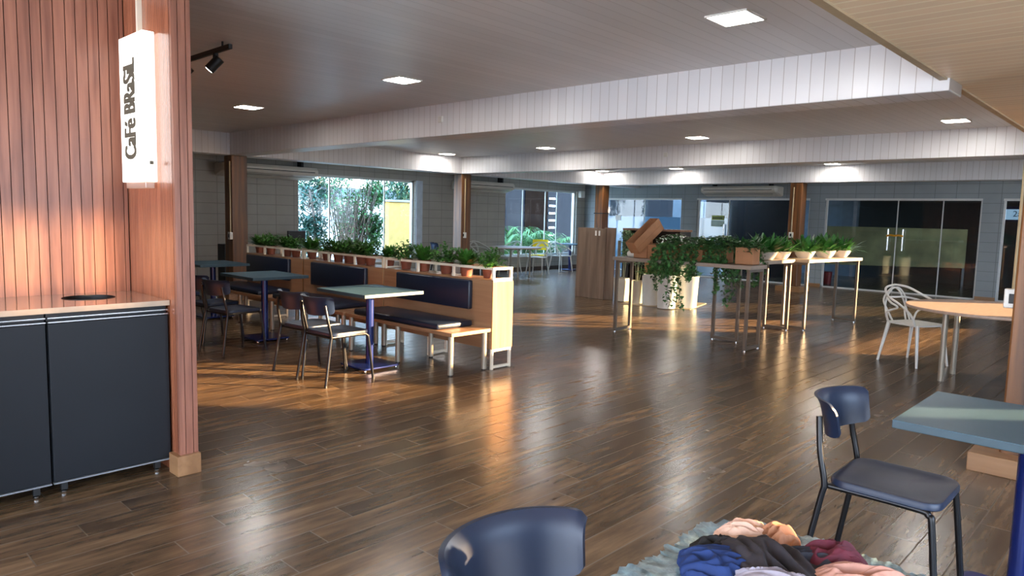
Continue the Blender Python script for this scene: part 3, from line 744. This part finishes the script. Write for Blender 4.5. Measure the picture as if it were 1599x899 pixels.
# ivy in cardboard-brown planters on the near bar table
def ivy(x, y, z, label, starts, seed, box=True, radius=.22, bushn=260):
    r = random.Random(seed); t = thing('ivy_plant', label, 'plant', (x, y, z), 0, 'trailing ivy on the bar table')
    if box:
        b = B(); h = .10; w_ = .11
        b.box(-w_, w_, -w_*.8, -w_*.8+.008, .0, .2).box(-w_, w_, w_*.8-.008, w_*.8, 0, .2).box(-w_, -w_+.008, -w_*.8+.008, w_*.8-.008, 0, .2).box(w_-.008, w_, -w_*.8+.008, w_*.8-.008, 0, .2).box(-w_, w_, -w_*.8, w_*.8, .0, .006)
        b.build('planter_box', CARD, t)
        B().box(-w_+.009, w_-.009, -w_*.8+.009, w_*.8-.009, .15, .17).build('soil', SOIL, t)
    bm = bmesh.new()
    def leaf(c, az, s_, lift):
        d = Vector((math.cos(az)*math.cos(lift), math.sin(az)*math.cos(lift), math.sin(lift))); sd_ = Vector((-math.sin(az), math.cos(az), 0)); up = d.cross(sd_)
        pts = [(0, 0), (.15, .5), (.45, .42), (.55, .22), (1.0, 0), (.55, -.22), (.45, -.42), (.15, -.5)]
        vs = [bm.verts.new(c+d*(p[0]*s_)+sd_*(p[1]*s_)+up*(abs(p[1])*s_*.25)) for p in pts]
        bm.faces.new((vs[0], vs[1], vs[2], vs[3], vs[4])); bm.faces.new((vs[0], vs[4], vs[5], vs[6], vs[7]))
    for i in range(bushn):
        az = r.uniform(0, 2*PI); el = r.uniform(-.2, 1.5); rr = radius*r.random()**.4
        c = Vector((math.cos(az)*math.cos(el)*rr*1.15, math.sin(az)*math.cos(el)*rr, .17+math.sin(el)*rr*.62))
        leaf(c, r.uniform(0, 2*PI), r.uniform(.035, .06), r.uniform(-.8, .5))
    stems = B()
    for (dx, dy, zend) in starts:
        p0 = Vector((0, 0, .19)); p1 = Vector((dx*.6, dy*.7, .21)); p2 = Vector((dx, dy, .06)); p3 = Vector((dx+r.uniform(-.03, .03), dy-.02, (zend-z)*.5)); p4 = Vector((dx+r.uniform(-.05, .05), dy-.01, zend-z))
        path = bez([p0, p1, p2, p3, p4], 12)
        stems.tube(path[::3]+[path[-1]], .0025, 5)
        ln = sum((path[i+1]-path[i]).length for i in range(len(path)-1)); nleaf = int(ln/.012)
        for k in range(nleaf):
            f = k/nleaf*(len(path)-1); i0 = int(f); c = path[i0].lerp(path[min(i0+1, len(path)-1)], f-i0)
            leaf(c+Vector((r.uniform(-.03, .03), r.uniform(-.03, .02), 0)), r.uniform(0, 2*PI), r.uniform(.035, .06), r.uniform(-1.3, -.1))
    me = bpy.data.meshes.new('ivy_foliage'); bm.to_mesh(me); bm.free(); me.materials.append(LEAFD); obj(me, 'foliage', t)
    stems.build('stems', mat('ivy_stem', (84, 92, 54), .6), t)
rr_ = random.Random(5)
def st_(n, x0, x1, zlo, zhi, dy=-.24): return [(rr_.uniform(x0, x1), dy-rr_.uniform(0, .05), rr_.uniform(zlo, zhi)) for _ in range(n)]
ivy(-4.72, 8.0, 1.0, 'trailing ivy right of the stacked cartons on the near bar table', st_(8, -.14, .14, .72, .95)+[(.16, -.26, .44), (.12, -.27, .5), (-.1, -.26, .62)], 11, radius=.25, bushn=380)
ivy(-4.40, 8.02, 1.0, 'trailing ivy in the middle of the bar table, around a plain brown box', st_(5, -.14, .12, .75, .95)+[(-.06, -.28, .42), (-.10, -.26, .50)]+st_(3, -.15, -.05, 1.0, 1.05, -.11), 12, radius=.23, bushn=300)
ivy(-4.10, 8.06, 1.0, 'trailing ivy spilling lowest behind the middle of the bar table', [(a, -b, c) for a, b, c in st_(10, -.16, .16, .60, .90, -.17)]+[(-.02, .20, .45), (.06, .19, .50)]+st_(16, -.15, .15, 1.0, 1.05, -.11), 13, radius=.26, bushn=700)
ivy(-3.76, 8.04, 1.0, 'trailing ivy in a brown box at the right end of the near bar table', [(a, -b, c) for a, b, c in st_(6, -.12, .10, .66, .92, -.17)], 14, radius=.20, bushn=200)

# cartons and paper roll on the near bar table
def open_box(name, label, L_, W_, H_, loc, rot, m=CARD):
    t = thing(name, label, 'box', loc); t.rotation_euler = rot; th = .006; b = B()
    b.box(-L_/2, L_/2, -W_/2, -W_/2+th, 0, H_).box(-L_/2, L_/2, W_/2-th, W_/2, 0, H_).box(-L_/2, -L_/2+th, -W_/2+th, W_/2-th, 0, H_).box(L_/2-th, L_/2, -W_/2+th, W_/2-th, 0, H_).box(-L_/2, L_/2, -W_/2, W_/2, 0, th)
    b.build('box_body', m, t)
    B().box(-L_/2-.0015, L_/2+.0015, -W_/2-.0015, W_/2+.0015, H_*.45, H_*.46).build('crease', mat('cardboard_dark', (128, 80, 48), .8), t); return t
open_box('carton', 'brown open carton at the left of the stack on the near bar table', .20, .30, .19, (-5.11, 7.97, 1.0), (0, 0, 0))
open_box('carton', 'brown open carton at the right of the stack, touching the ivy', .20, .30, .18, (-4.90, 7.97, 1.0), (0, 0, 0))
open_box('carton', 'long brown carton tipped up on top of the carton stack', .16, .52, .17, (-5.06, 7.90, 1.225), (math.radians(38), 0, math.radians(-14)))
t = thing('paper_roll', 'white paper roll lying on the near bar table left of the cartons', 'roll', (-5.31, 7.96, 1.04))
b = B().lathe([(.014, -.075), (.036, -.075), (.040, -.07), (.040, .07), (.036, .075), (.014, .075)], 20); 
for v in b.bm.verts: v.co = Vector((v.co.z, v.co.y, v.co.x))
b.build('roll', WHITE, t, True)

# ---------------------------------------------------------------- floor pots, boards, shelf
B_ = B().box(-.62, .62, -.55, .55, 0, .012); o = B_.build('cardboard_sheet', CARDL, loc=(-6.72, 11.12, 0), rotz=math.radians(14)); tag(o, 'tan cardboard sheet on the floor under the tall white pots', 'sheet')
def tallpot(x, y, r0, r1, h, m, label, fol, sc=1.0, square=False):
    t = thing('tall_pot', label, 'plant pot', (x, y, .012), 0, 'tall floor pots behind the bar table')
    if square:
        b = B(); b.loft([[(x_*r0, y_*r0, 0) for x_, y_ in ((-1,-1),(1,-1),(1,1),(-1,1))], [(x_*r1, y_*r1, h) for x_, y_ in ((-1,-1),(1,-1),(1,1),(-1,1))], [(x_*r1*.9, y_*r1*.9, h) for x_, y_ in ((-1,-1),(1,-1),(1,1),(-1,1))], [(x_*r1*.85, y_*r1*.85, h-.06) for x_, y_ in ((-1,-1),(1,-1),(1,1),(-1,1))]])
        b.build('pot', m, t)
    else:
        B().lathe([(.002, 0), (r0, 0), (r1*.97, h-.02), (r1, h-.015), (r1, h), (r1*.93, h), (r1*.9, h-.06), (.002, h-.06)], 28).build('pot', m, t, True)
    B().lathe([(r1*.85, h-.058), (.002, h-.05)], 16, cap=False).build('soil', SOIL, t)
    if fol:
        q = obj(fol, 'foliage', t); q.location.z = h-.06; q.scale = (sc, sc, sc)
fo1 = bush_mesh('bush', LEAFD, 46, .26, .0, rnd, .045); fo2 = bush_mesh('bush', LEAFP, 34, .24, .12, rnd, .055)
tallpot(-7.40, 10.80, .11, .125, .42, BINC, 'cream square pot with a pale variegated plant, leftmost beside the dark panels', None, 1, True)
tallpot(-7.06, 10.74, .11, .12, .40, BINC, 'cream round pot with a pale plant behind the left bar table leg', None)
tallpot(-6.75, 10.70, .135, .16, .54, BINW, 'tall white tapered pot left of the front white bin', fo1)
tallpot(-6.33, 10.55, .15, .175, .56, BINW, 'tall glossy white pot standing nearest the camera, under the hanging ivy', fo1, .9)
tallpot(-6.17, 10.98, .15, .178, .54, BINW, 'tall white pot furthest right on the cardboard sheet', fo1, .9)
def shrub(x, y, z, h, label, seed):
    r = random.Random(seed); t = thing('tall_houseplant', label, 'plant', (x, y, z)); b = B(); bm = bmesh.new()
    for k in range(6):
        dx, dy = r.uniform(-.07, .07), r.uniform(-.07, .07); pts = bez([(dx*.3, dy*.3, 0), (dx, dy, h*.5), (dx*1.6, dy*1.6, h)], 5); b.tube(pts, .004, 5)
        for i in range(70):
            f = .45+.55*r.random(); c = pts[int(f*(len(pts)-1))]
            blade(bm, c+Vector((r.uniform(-.04, .04), r.uniform(-.04, .04), r.uniform(-.04, .04))), r.uniform(0, 2*PI), r.uniform(.05, .09), .04, r.uniform(-.3, 1.1), .4, 2)
    b.build('stems', mat('pale_stem', (150, 150, 120), .6), t); me = bpy.data.meshes.new('f'); bm.to_mesh(me); bm.free(); me.materials.append(LEAFP); obj(me, 'foliage', t)
shrub(-7.40, 10.80, .38, .92, 'pale variegated plant rising from the cream square pot by the dark panels', 1)
shrub(-7.06, 10.74, .36, .90, 'pale variegated plant rising from the cream round pot', 2)
# leaning boards
def board(x, y, w_, h, th, rz, lean, label, m=DOORW):
    b = B().box(-w_/2, w_/2, -th/2, th/2, 0, h, .004); o = b.build('leaning_board', m, loc=(x, y, 0.0)); o.rotation_euler = (lean, 0, rz)
    o.location.z = abs(math.sin(lean))*th/2; tag(o, label, 'board'); return o
az = math.radians(12)
board(-8.22, 10.74, .40, 1.32, .035, az, -.03, 'grey-brown wooden board leaning leftmost in the stack')
board(-7.93, 10.70, .30, 1.31, .035, az, -.03, 'grey-brown wooden board in the middle of the leaning stack, with a white tag')
board(-7.74, 10.80, .22, 1.33, .035, az+.12, -.03, 'grey-brown wooden board leaning rightmost, beside the dark panels')
board(-7.60, 10.93, .06, 1.10, .02, az+.6, -.02, 'narrow grey panel edge leaning against the dark shelf', STEEL)
board(-7.52, 11.02, .12, 1.12, .02, az+.5, -.02, 'narrow black panel leaning beside the grey panel', BLACK)
for q, wd in ((-7.95, 'left'), (-7.87, 'right')): tag(B().box(q-.018, q+.018, 10.655, 10.662, 1.18, 1.27).build('paper_tag', WHITE), 'white paper tag on the leaning boards, the %s one of two' % wd, 'tag', 'paper tags on the boards')
# dark open shelf unit
t = thing('shelf_unit', 'dark open shelf unit with a brown top behind the pots', 'shelf', (-7.62, 11.45, 0), math.radians(0))
BRW = wood_mat('brown_shelf_top', (110, 78, 60), (138, 100, 78), 0, .5)
B().box(-.25, 1.0, -.05, .38, 1.29, 1.325, .003).build('top', BRW, t)
B().box(-.25, -.22, -.03, .36, 0, 1.29).build('side_panel', BLACK, t); B().box(.95, .98, -.03, .36, 0, 1.29).build('side_panel', BLACK, t)
B().box(-.22, .95, .33, .36, 0, 1.29).build('back_panel', mat('dark_brown_back', (52, 40, 36), .6), t)
B().box(.26, .40, -.03, -.0, .0, 1.29).build('upright', CARD, t)
B().box(-.22, .95, -.02, .33, .64, .665).build('shelf', BLACK, t)

# ---------------------------------------------------------------- round tables
def round_table(x, y, label, r=.78, z=.735, rz=0):
    t = thing('round_table', label, 'table', (x, y, 0), rz)
    B().lathe([(.002, z-.028), (r-.004, z-.028), (r, z-.024), (r, z-.004), (r-.004, z), (.002, z)], 56).build('tabletop', mat('pale_wood_top', (168, 146, 130), .4, var=.05, stretch=(8, 1, 1)), t, True)
    B().box(-.42, .42, -.27, -.23, z-.06, z-.029).box(-.42, .42, .23, .27, z-.06, z-.029).build('apron', TAUPEM, t)
    for sx_ in (-1, 1):
        for sy_ in (-1, 1): B().tube([(.38*sx_, .25*sy_, 0), (.38*sx_, .25*sy_, z-.028)], .026, 14).build('leg', STEEL, t, True)
    return t
rt = round_table(-1.25, 8.12, 'pale round table on steel legs beside the right timber post')
dup(rt, (-12.2, 13.0, 0), 0, 'round table among pale chairs in front of the palm window', scale=(.86, .86, 1))

# ---------------------------------------------------------------- looped plastic chairs
def loop_chair(label, loc, rz, m=PLASTW, group='pale looped-back chairs'):
    t = thing('loop_chair', label, 'chair', loc, rz, group)      # faces +x
    o1 = rrect(-.21, .23, .225, .10)
    rg = lambda s_, z: [(x*s_, y*s_, z) for x, y in o1]
    B().loft([rg(.05, .440), rg(.6, .442), rg(.92, .452), rg(1, .450), rg(1, .436), rg(.9, .430), rg(.05, .428)]).build('seat', m, t, True)
    for sx_, sy_, fx, fy in ((-.18, -.18, -.25, -.23), (-.18, .18, -.25, .23), (.18, -.19, .24, -.23), (.18, .19, .24, .23)):
        B().tube([(fx, fy, 0), ((fx+sx_)/2, (fy+sy_)/2, .22), (sx_, sy_, .44)], .022, 10, (.55, 1.0)).build('leg', m, t, True)
    for s_ in (-1, 1):
        p = bez([(.18, .225*s_, .44), (.16, .275*s_, .56), (.02, .285*s_, .66), (-.14, .27*s_, .73), (-.26, .17*s_, .81), (-.29, 0, .84)], 7)
        B().tube(p, .012, 8).build('arm_loop', m, t, True)
        p = bez([(-.18, .19*s_, .44), (-.17, .24*s_, .55), (-.02, .26*s_, .62), (-.12, .25*s_, .665), (-.25, .14*s_, .70), (-.275, -.02*s_, .70)], 7)
        B().tube(p, .011, 8).build('back_loop', m, t, True)
        p = bez([(-.2, .10*s_, .44), (-.25, .13*s_, .55), (-.28, .17*s_, .68), (-.285, .06*s_, .80), (-.29, -.06*s_, .78), (-.27, -.15*s_, .62), (-.21, -.17*s_, .45)], 7)
        B().tube(p, .010, 8).build('back_strand', m, t, True)
    return t
lc = loop_chair('white looped-back chair beside the pale round table at the right', (-2.08, 8.66, 0), math.radians(-25))
G = 'pale looped-back chairs'
dup(lc, (-12.35, 14.05, 0), math.radians(-70), 'pale looped-back chair right of the far round table, its seat facing the camera', G)
dup(lc, (-12.98, 13.62, 0), math.radians(-95), 'pale looped-back chair directly behind the far round table', G)
dup(lc, (-13.0, 12.6, 0), math.radians(0), 'pale looped-back chair left of the far round table by the grey wall', G)
dup(lc, (-12.55, 15.25, 0), math.radians(80), 'pale looped-back chair under the edge of the far blue table', G)
yc = thing('yellow_chair', 'chair with a bright yellow backrest behind the far round table', 'chair', (-13.0, 14.85, 0), math.radians(-60))
B().loft([[(x, y, z) for x, y in rrect(-.2, .2, .2, .06)] for z in (.43, .455)]).build('seat', YEL, yc)
B().loft([[(-.2-.02*(z-.5)+(.05*(y/.2)**2), y, z+dz) for y in (-.22, -.15, 0, .15, .22)] + [(-.185-.02*(z-.5)+(.05*(y/.2)**2), y, z+dz) for y in (.22, .15, 0, -.15, -.22)] for z, dz in ((.58, 0), (.87, 0))]).build('backrest', YEL, yc, True)
for sx_ in (-1, 1):
    for sy_ in (-1, 1): B().tube([(.2*sx_, .19*sy_, 0), (.17*sx_, .17*sy_, .43)], .011, 8).build('leg', BLACKM, yc)
B().tube([(-.17, .17, .43), (-.2, .17, .62)], .01, 8).tube([(-.17, -.17, .43), (-.2, -.17, .62)], .01, 8).build('back_posts', BLACKM, yc)
dup(ch, (-12.8, 11.2, 0), math.radians(60), 'black chair against the grey wall below the middle air conditioner', scale=(1.1, 1.1, 1.08))
# two dark objects near the far left wall
t = thing('tall_speaker', 'tall black speaker standing left of the nearest timber post by the wall', 'speaker', (-12.6, 5.80, 0))
B().box(-.14, .14, -.10, .10, .01, .87, .01).build('cabinet', BLACK, t); B().lathe([(.075, 0), (.075, .006), (.05, .004), (.002, .001)], 20).build('speaker_cone', BLK, t)
t.children[-1].rotation_euler = (0, PI/2, 0); t.children[-1].location = (.141, 0, .6)
t = thing('side_stand', 'dark stand with a black screen behind the planter rail by the garden window', 'stand', (-12.6, 7.2, 0), 0)
B().box(-.18, .18, -.2, .2, .80, .84, .004).build('top', BLACK, t); B().tube([(0, 0, .02), (0, 0, .8)], .03, 12).build('column', BLACKM, t, True); B().lathe([(.002, 0), (.2, 0), (.2, .015), (.03, .03)], 24).build('base', BLACKM, t)
B().box(-.02, .02, -.19, .19, .84, 1.11, .01).build('screen', BLACK, t)

# ---------------------------------------------------------------- clothes on the near table
def cloth_pile(name, label, cx_, cy_, rx, ry, h, z0, rot, m, seed, fold=3.2, n=46, cat='garment', sharp=.5):
    """crumpled garment: closed lumpy sheet with ridged folds"""
    r = random.Random(seed); off = Vector((seed*3.1, seed*1.7, 0)); b = B(); top = []; bot = []
    ca, sa = math.cos(rot), math.sin(rot)
    for i in range(n+1):
        ra = i/n; rt_, rb_ = [], []
        for k in range(160):
            a = 2*PI*k/160; ed = 1+.22*noise.noise(Vector((math.cos(a)*1.4, math.sin(a)*1.4, 0))+off)+.07*noise.noise(Vector((math.cos(a)*5, math.sin(a)*5, 3))+off)
            lx, ly = math.cos(a)*ra*ed, math.sin(a)*ra*ed
            q = Vector((lx*fold*.35, ly*fold, 0))+off
            q += Vector((noise.noise(q*.5+Vector((9, 0, 0))), noise.noise(q*.5+Vector((0, 9, 0))), 0))*1.3
            f = 1-math.sqrt(noise.noise(q)**2+.012)*2.2; f2 = noise.noise(q*2.1+Vector((5, 5, 5)))
            env = max(0, 1-ra**2.6)
            z = h*env*(.45+.42*f+.16*f2)+.006+.012*max(0, f)*(1 if ra < .98 else 0)
            px_, py_ = lx*rx, ly*ry
            P_ = (cx_+px_*ca-py_*sa, cy_+px_*sa+py_*ca)
            rt_.append((P_[0], P_[1], z0+max(.003, z))); rb_.append((P_[0], P_[1], z0))
        top.append(rt_); bot.append(rb_)
    top[0] = [(cx_, cy_, sum(p[2] for p in top[1])/72)]*72 if 0 else top[1]
    rings = top[1:]+[bot[-1], bot[n//2]]
    b.loft(rings)
    o = b.build(name, m, None, True); tag(o, label, cat, None); return o
def cloth(name, c, r=.8): return mat(name, c, r, var=.08, scale=30, bump=.15)
TZ = .762
# plastic sheet, ragged edge
r = random.Random(21); b = B(); rings = []
for i in range(15):
    f = i/14; ring = []
    for k in range(420):
        a = 2*PI*k/420; ca, sa = math.cos(a), math.sin(a)
        sq = 1/max(abs(ca)/.395, abs(sa)/.335); sq = min(sq, .455)
        ed = sq*(1+(.03*noise.noise(Vector((ca*9, sa*9, 1)))))
        if f > .95: ed *= 1+r.uniform(-.012, .018)*(1+noise.noise(Vector((ca*7, sa*7, 4))))
        x_, y_ = ca*ed*f, sa*ed*f
        zz = TZ+.004+.010*(noise.noise(Vector((x_*14, y_*14, 2)))+1)*(.4+f)+(.006*r.random() if f > .9 else 0)
        ring.append((-.38+x_, 1.28+y_, max(TZ+.001, zz)))
    rings.append(ring)
b.loft(rings[1:], cap=False); b.bm.faces.new([v for v in list(b.bm.verts)[:420]])
o = b.build('plastic_sheet', mat('crinkled_plastic', (112, 136, 146), .3, var=.3, scale=40, bump=.6), smooth=True); tag(o, 'crinkled pale plastic sheet with a ragged edge under the clothes', 'sheet')
Z0 = TZ+.03
cloth_pile('garment', 'royal blue garment at the left of the clothes pile', -0.625, 1.299, 0.088, 0.072, 0.043, Z0, .3, cloth('blue_cloth', (10, 42, 96)), 1)
cloth_pile('garment', 'black garment crumpled at the left edge of the pile', -0.661, 1.366, 0.064, 0.036, 0.031, Z0+.005, .7, cloth('black_cloth', (18, 16, 18)), 2)
cloth_pile('garment', 'large charcoal garment folded across the middle of the clothes pile', -0.553, 1.362, 0.120, 0.088, 0.056, Z0+.01, -.4, cloth('charcoal_cloth', (40, 36, 42)), 3, 2.6)
cloth_pile('garment', 'cream and pink garment sunlit at the top of the clothes pile', -0.629, 1.436, 0.076, 0.052, 0.053, Z0+.01, .25, cloth('cream_cloth', (200, 164, 144)), 4, 3.5)
cloth_pile('garment', 'tan garment beside the cream one, half in shadow', -0.577, 1.455, 0.048, 0.040, 0.050, Z0+.02, 1.1, cloth('tan_cloth', (160, 108, 78)), 5)
cloth_pile('garment', 'dark slate garment behind the maroon one', -0.497, 1.420, 0.096, 0.056, 0.037, Z0+.01, .5, cloth('slate_cloth', (38, 40, 52)), 6)
cloth_pile('garment', 'maroon garment with twisted folds at the right of the clothes pile', -0.465, 1.463, 0.076, 0.056, 0.053, Z0+.012, .9, cloth('maroon_cloth', (84, 16, 36)), 7, 3)
cloth_pile('garment', 'peach garment running to the right bottom corner of the pile', -0.401, 1.416, 0.104, 0.036, 0.031, Z0+.02, .75, cloth('peach_cloth', (176, 128, 112)), 8)
cloth_pile('garment', 'crimson garment at the far right bottom of the pile', -0.337, 1.471, 0.064, 0.040, 0.031, Z0, .4, cloth('crimson_cloth', (150, 26, 52)), 9)
cloth_pile('garment', 'pale lilac garment at the bottom edge of the pile', -0.489, 1.276, 0.096, 0.056, 0.046, Z0+.01, .2, cloth('lilac_cloth', (150, 146, 160)), 10)

# ---------------------------------------------------------------- signs on the glass
t = thing('door_notice', 'green and pale notice stuck on the frosted glass door', 'notice', (-9.02, YB+.06, 1.52))
B().box(-.185, .185, -.003, 0, -.16, .0).build('lower_sheet', mat('notice_pale', (170, 196, 186), .5), t)
B().box(-.175, .175, -.0035, 0, .01, .13).build('upper_sheet', mat('notice_green', (160, 180, 90), .5), t)
b = B()
for k in range(7): b.box(-.15+k*.042, -.12+k*.042, -.0045, -.0036, .04, .09)
b.box(.08, .15, -.0045, -.0031, -.145, -.13); b.build('print', mat('notice_print', (60, 84, 50), .6), t)
o = B().box(-12.28, -12.10, YB+.055, YB+.058, 1.46, 1.60).build('paper_notice', mat('paper_pale', (214, 206, 196), .6)); tag(o, 'small blank paper square on the leftmost frosted glass', 'notice')
t = thing('shop_sign', 'pale blue sign with dark lettering seen through the glass at the right edge', 'sign', (-2.1, YB+.6, 1.80))
B().box(-.9, .9, 0, .05, -.16, .16).build('board', mat('sign_dark_blue', (28, 30, 66), .5), t)
B().box(-.88, .88, -.006, -.0005, -.115, .10).build('face', mat('sign_pale_blue', (190, 216, 236), .5, emit=(176, 206, 232), es=.8), t)
text_mesh('2aB J', .17, mat('sign_letter_teal', (40, 90, 110), .5), t, Matrix.Translation((-.40, -.008, 0)) @ Matrix.Rotation(PI/2, 4, 'X'))

# lock strap on door handles
o = B().tube(bez([(-4.87, YB-.01, 1.27), (-4.80, YB-.05, 1.29), (-4.71, YB-.06, 1.28), (-4.62, YB-.05, 1.29), (-4.55, YB-.01, 1.27)], 5), .022, 10).build('handle_strap', mat('orange_strap', (226, 160, 30), .5), smooth=True); tag(o, 'orange strap tying the two chrome door handles together', 'strap')

# ---------------------------------------------------------------- outdoors
struct('ground_outside', B().box(-60, XL-.2, -30, 50, -.15, -.02).box(XL-.2, 60, 22, 60, -.15, -.02).box(4.5, 60, -30, 22, -.15, -.02), mat('paving_outside', (196, 190, 176), .8))
def tree(x, y, label, h, crown, n, m, seed, trunk=.05, cz=.62, leafs=.10):
    r = random.Random(seed); t = thing('garden_tree', label, 'tree', (x, y, -.02)); b = B(); bm = bmesh.new()
    b.tube(bez([(0, 0, 0), (r.uniform(-.1, .1), r.uniform(-.1, .1), h*.5), (0, 0, h*.92)], 5), trunk, 8, (1, .4))
    for k in range(26):
        z = h*r.uniform(.3, .9); az = r.uniform(0, 2*PI); l = crown*r.uniform(.5, .9)
        tip = Vector((math.cos(az)*l, math.sin(az)*l, z+l*.5)); b.tube([(0, 0, z), tuple((Vector((0, 0, z))+tip)/2), tuple(tip)], trunk*.25, 5, (1, .4))
    for i in range(n):
        az = r.uniform(0, 2*PI); u = r.uniform(-1, 1); rr = crown*r.random()**.45
        c = Vector((math.cos(az)*math.sqrt(1-u*u)*rr, math.sin(az)*math.sqrt(1-u*u)*rr, h*cz+u*rr*h*(1-cz)/crown*1.0))
        if noise.noise(c*2.2+Vector((seed, 0, 0))) < -.12: continue
        blade(bm, c, r.uniform(0, 2*PI), leafs*r.uniform(.7, 1.3), leafs*.5, r.uniform(-.8, 1.0), .3, 2)
    b.build('trunk', BARK, t, True); me = bpy.data.meshes.new('f'); bm.to_mesh(me); bm.free(); me.materials.append(m); obj(me, 'foliage', t)
TL = mat('tree_leaf', (66, 112, 56), .6, var=.3); TL2 = mat('tree_leaf_blue', (48, 88, 72), .6, var=.3)
tree(-17.5, 10.7, 'tall round-crowned tree outside at the left of the garden window', 3.4, .75, 6000, TL2, 1, cz=.72)
tree(-15.4, 9.15, 'blue-green conical tree outside at the left pane of the garden window', 2.2, .5, 4200, TL2, 2, cz=.45, leafs=.10)
tree(-15.3, 10.9, 'slim leafy tree outside in the middle of the garden window', 2.6, .34, 3200, TL, 3, cz=.58, leafs=.11)
tree(-18.5, 14.4, 'blue-green tree outside at the right of the garden window', 3.3, 1.0, 6000, TL2, 4, cz=.72, leafs=.12)
# multi-stem bare shrub
r = random.Random(9); t = thing('multi_stem_shrub', 'shrub of many slender grey stems outside the garden window', 'shrub', (-15.2, 10.2, 0)); b = B(); bm = bmesh.new()
for k in range(110):
    az = r.uniform(0, 2*PI); l = r.uniform(.25, .75); h = r.uniform(1.4, 2.4); bx_, by_ = r.uniform(-.18, .18), r.uniform(-.3, .3)
    p = bez([(bx_, by_, 0), (bx_+math.cos(az)*l*.35, by_+math.sin(az)*l*.35, h*.5), (bx_+math.cos(az)*l*.8, by_+math.sin(az)*l*.8, h)], 4); b.tube(p, .016, 5, (1, .4))
    for i in range(16):
        c = p[r.randint(len(p)//2, len(p)-1)]+Vector((r.uniform(-.1, .1), r.uniform(-.1, .1), r.uniform(-.1, .2))); blade(bm, c, r.uniform(0, 6.3), .10, .05, r.uniform(-.4, 1), .3, 2)
b.build('stems', BARK, t); me = bpy.data.meshes.new('f'); bm.to_mesh(me); bm.free(); me.materials.append(TL); obj(me, 'foliage', t)
# low garden building and yellow-tiled wall
t = thing('outside_building', 'low pale building with a grey roof outside the garden window', 'building', (-27, 16, -.02))
B().box(-1.5, 1.5, -12, 10, 0, 2.1).build('wall', mat('pale_outside_wall', (220, 216, 206), .8), t); B().box(-2, 2, -12.6, 10.6, 2.1, 2.5).build('roof', mat('grey_roof', (110, 116, 122), .7), t)
t = thing('garden_wall', 'yellow-brown garden wall outside at the right of the garden window', 'wall', (-17.0, 13.1, -.02))
B().box(-.15, .15, -.5, .5, 0, 1.85, .02).build('wall_face', mat('ochre_wall', (190, 150, 80), .8), t); B().box(-.2, .2, -.55, .55, 1.85, 1.91).build('coping', PLAIN, t)
# dark building outside window 2 with pale door stripes and a palm
t = thing('dark_kiosk', 'dark kiosk wall with a black doorway outside the palm window', 'building', (-17.4, 22.0, -.02))
B().box(-.3, .0, -5.5, 8, 0, 3.9).build('wall', mat('dark_kiosk_wall', (22, 30, 42), .8, spec=0), t)
B().box(0, .03, -3.0, -1.75, 0, 3.4).build('doorway', mat('doorway_black', (10, 10, 12), .9, spec=0), t)
for k in range(7): B().box(0.03, .06, -1.7, -1.35, .55+k*.27, .62+k*.27).build('stripe_light', mat('stripe_white', (150, 175, 200), .7, spec=0), t)
def palm(x, y, z, label, n, L_, seed):
    r = random.Random(seed); t = thing('palm', label, 'palm', (x, y, z)); bm = bmesh.new(); b = B()
    for k in range(n):
        az = 2*PI*k/n+r.uniform(-.2, .2); lift = r.uniform(1.05, 1.4)
        pts = [Vector((math.cos(az)*L_*f*math.cos(lift)*1.2, math.sin(az)*L_*f*math.cos(lift)*1.2, L_*(math.sin(lift)*f-.45*f*f))) for f in [i/8 for i in range(9)]]
        b.tube(pts, .010, 5, (1, .3))
        for i in range(2, 9):
            for s_ in (-1, 1):
                for q in range(3):
                    c = pts[i-1].lerp(pts[i], q/3); blade(bm, c, az+s_*r.uniform(.7, 1.1), L_*.24, .04, .15, .5, 2)
    b.build('stalks', TL, t); me = bpy.data.meshes.new('f'); bm.to_mesh(me); bm.free(); me.materials.append(mat('palm_green', (76, 120, 54), .6, var=.25)); obj(me, 'fronds', t)
palm(-15.7, 16.6, -.02, 'green palm close behind the left pane of the palm window', 26, 2.3, 3)
palm(-15.8, 18.3, -.02, 'palm with one arching frond outside the dark kiosk', 14, 1.9, 4)
# beyond the back glass
struct('wall_far', B().box(-13, -6.9, 21.8, 22, 0, 2.6), mat('far_wall_grey', (118, 126, 134), .8))
struct('wall_far_dark', B().box(-6.9, 4.5, 21.8, 22, 0, 3.2), mat('far_wall_dark', (52, 52, 50), .8))
struct('ceiling_outside_sky_block', B().box(-9.4, 4.5, YB+.2, 22, 2.75, 2.9), mat('sky_block_grey', (70, 68, 66), .8))  # unseen cover, its extent set to let daylight reach only the left glass
t = thing('dark_partition', 'plain dark partition panel behind the middle glass door', 'partition', (-9.2, 19.2, 0)); B().box(-1.15, 1.6, 0, .06, 0, 2.7).build('panel', mat('near_black_panel', (30, 25, 24), .5), t); B().box(-1.15, 1.6, -.02, 0, 0, .1).build('skirting', BLACK, t)
t = thing('reflection_panel', 'added olive panel beyond the double glass doors, mottled like a sunny reflection', 'screen', (-5.6, 20.2, 0), math.radians(38)); B().box(-1.7, 1.9, 0, .08, .45, 1.45).build('screen_panel', mat('olive_reflection_mottle', (150, 146, 104), .8, var=.2, scale=2), t); B().box(-1.7, -1.64, 0, .08, 0, .45).box(1.84, 1.9, 0, .08, 0, .45).build('screen_leg', BLACKM, t)  # added stand-in, its olive mottle paints a bright reflection in the door glass
o = B().lathe([(.002, 0), (.14, 0), (.17, .30), (.002, .30)], 20, (-6.6, 18.6, 0)).build('red_bucket', mat('red_plastic', (140, 24, 30), .4), smooth=True); tag(o, 'dark red bucket behind the glass left of the double doors', 'bucket')
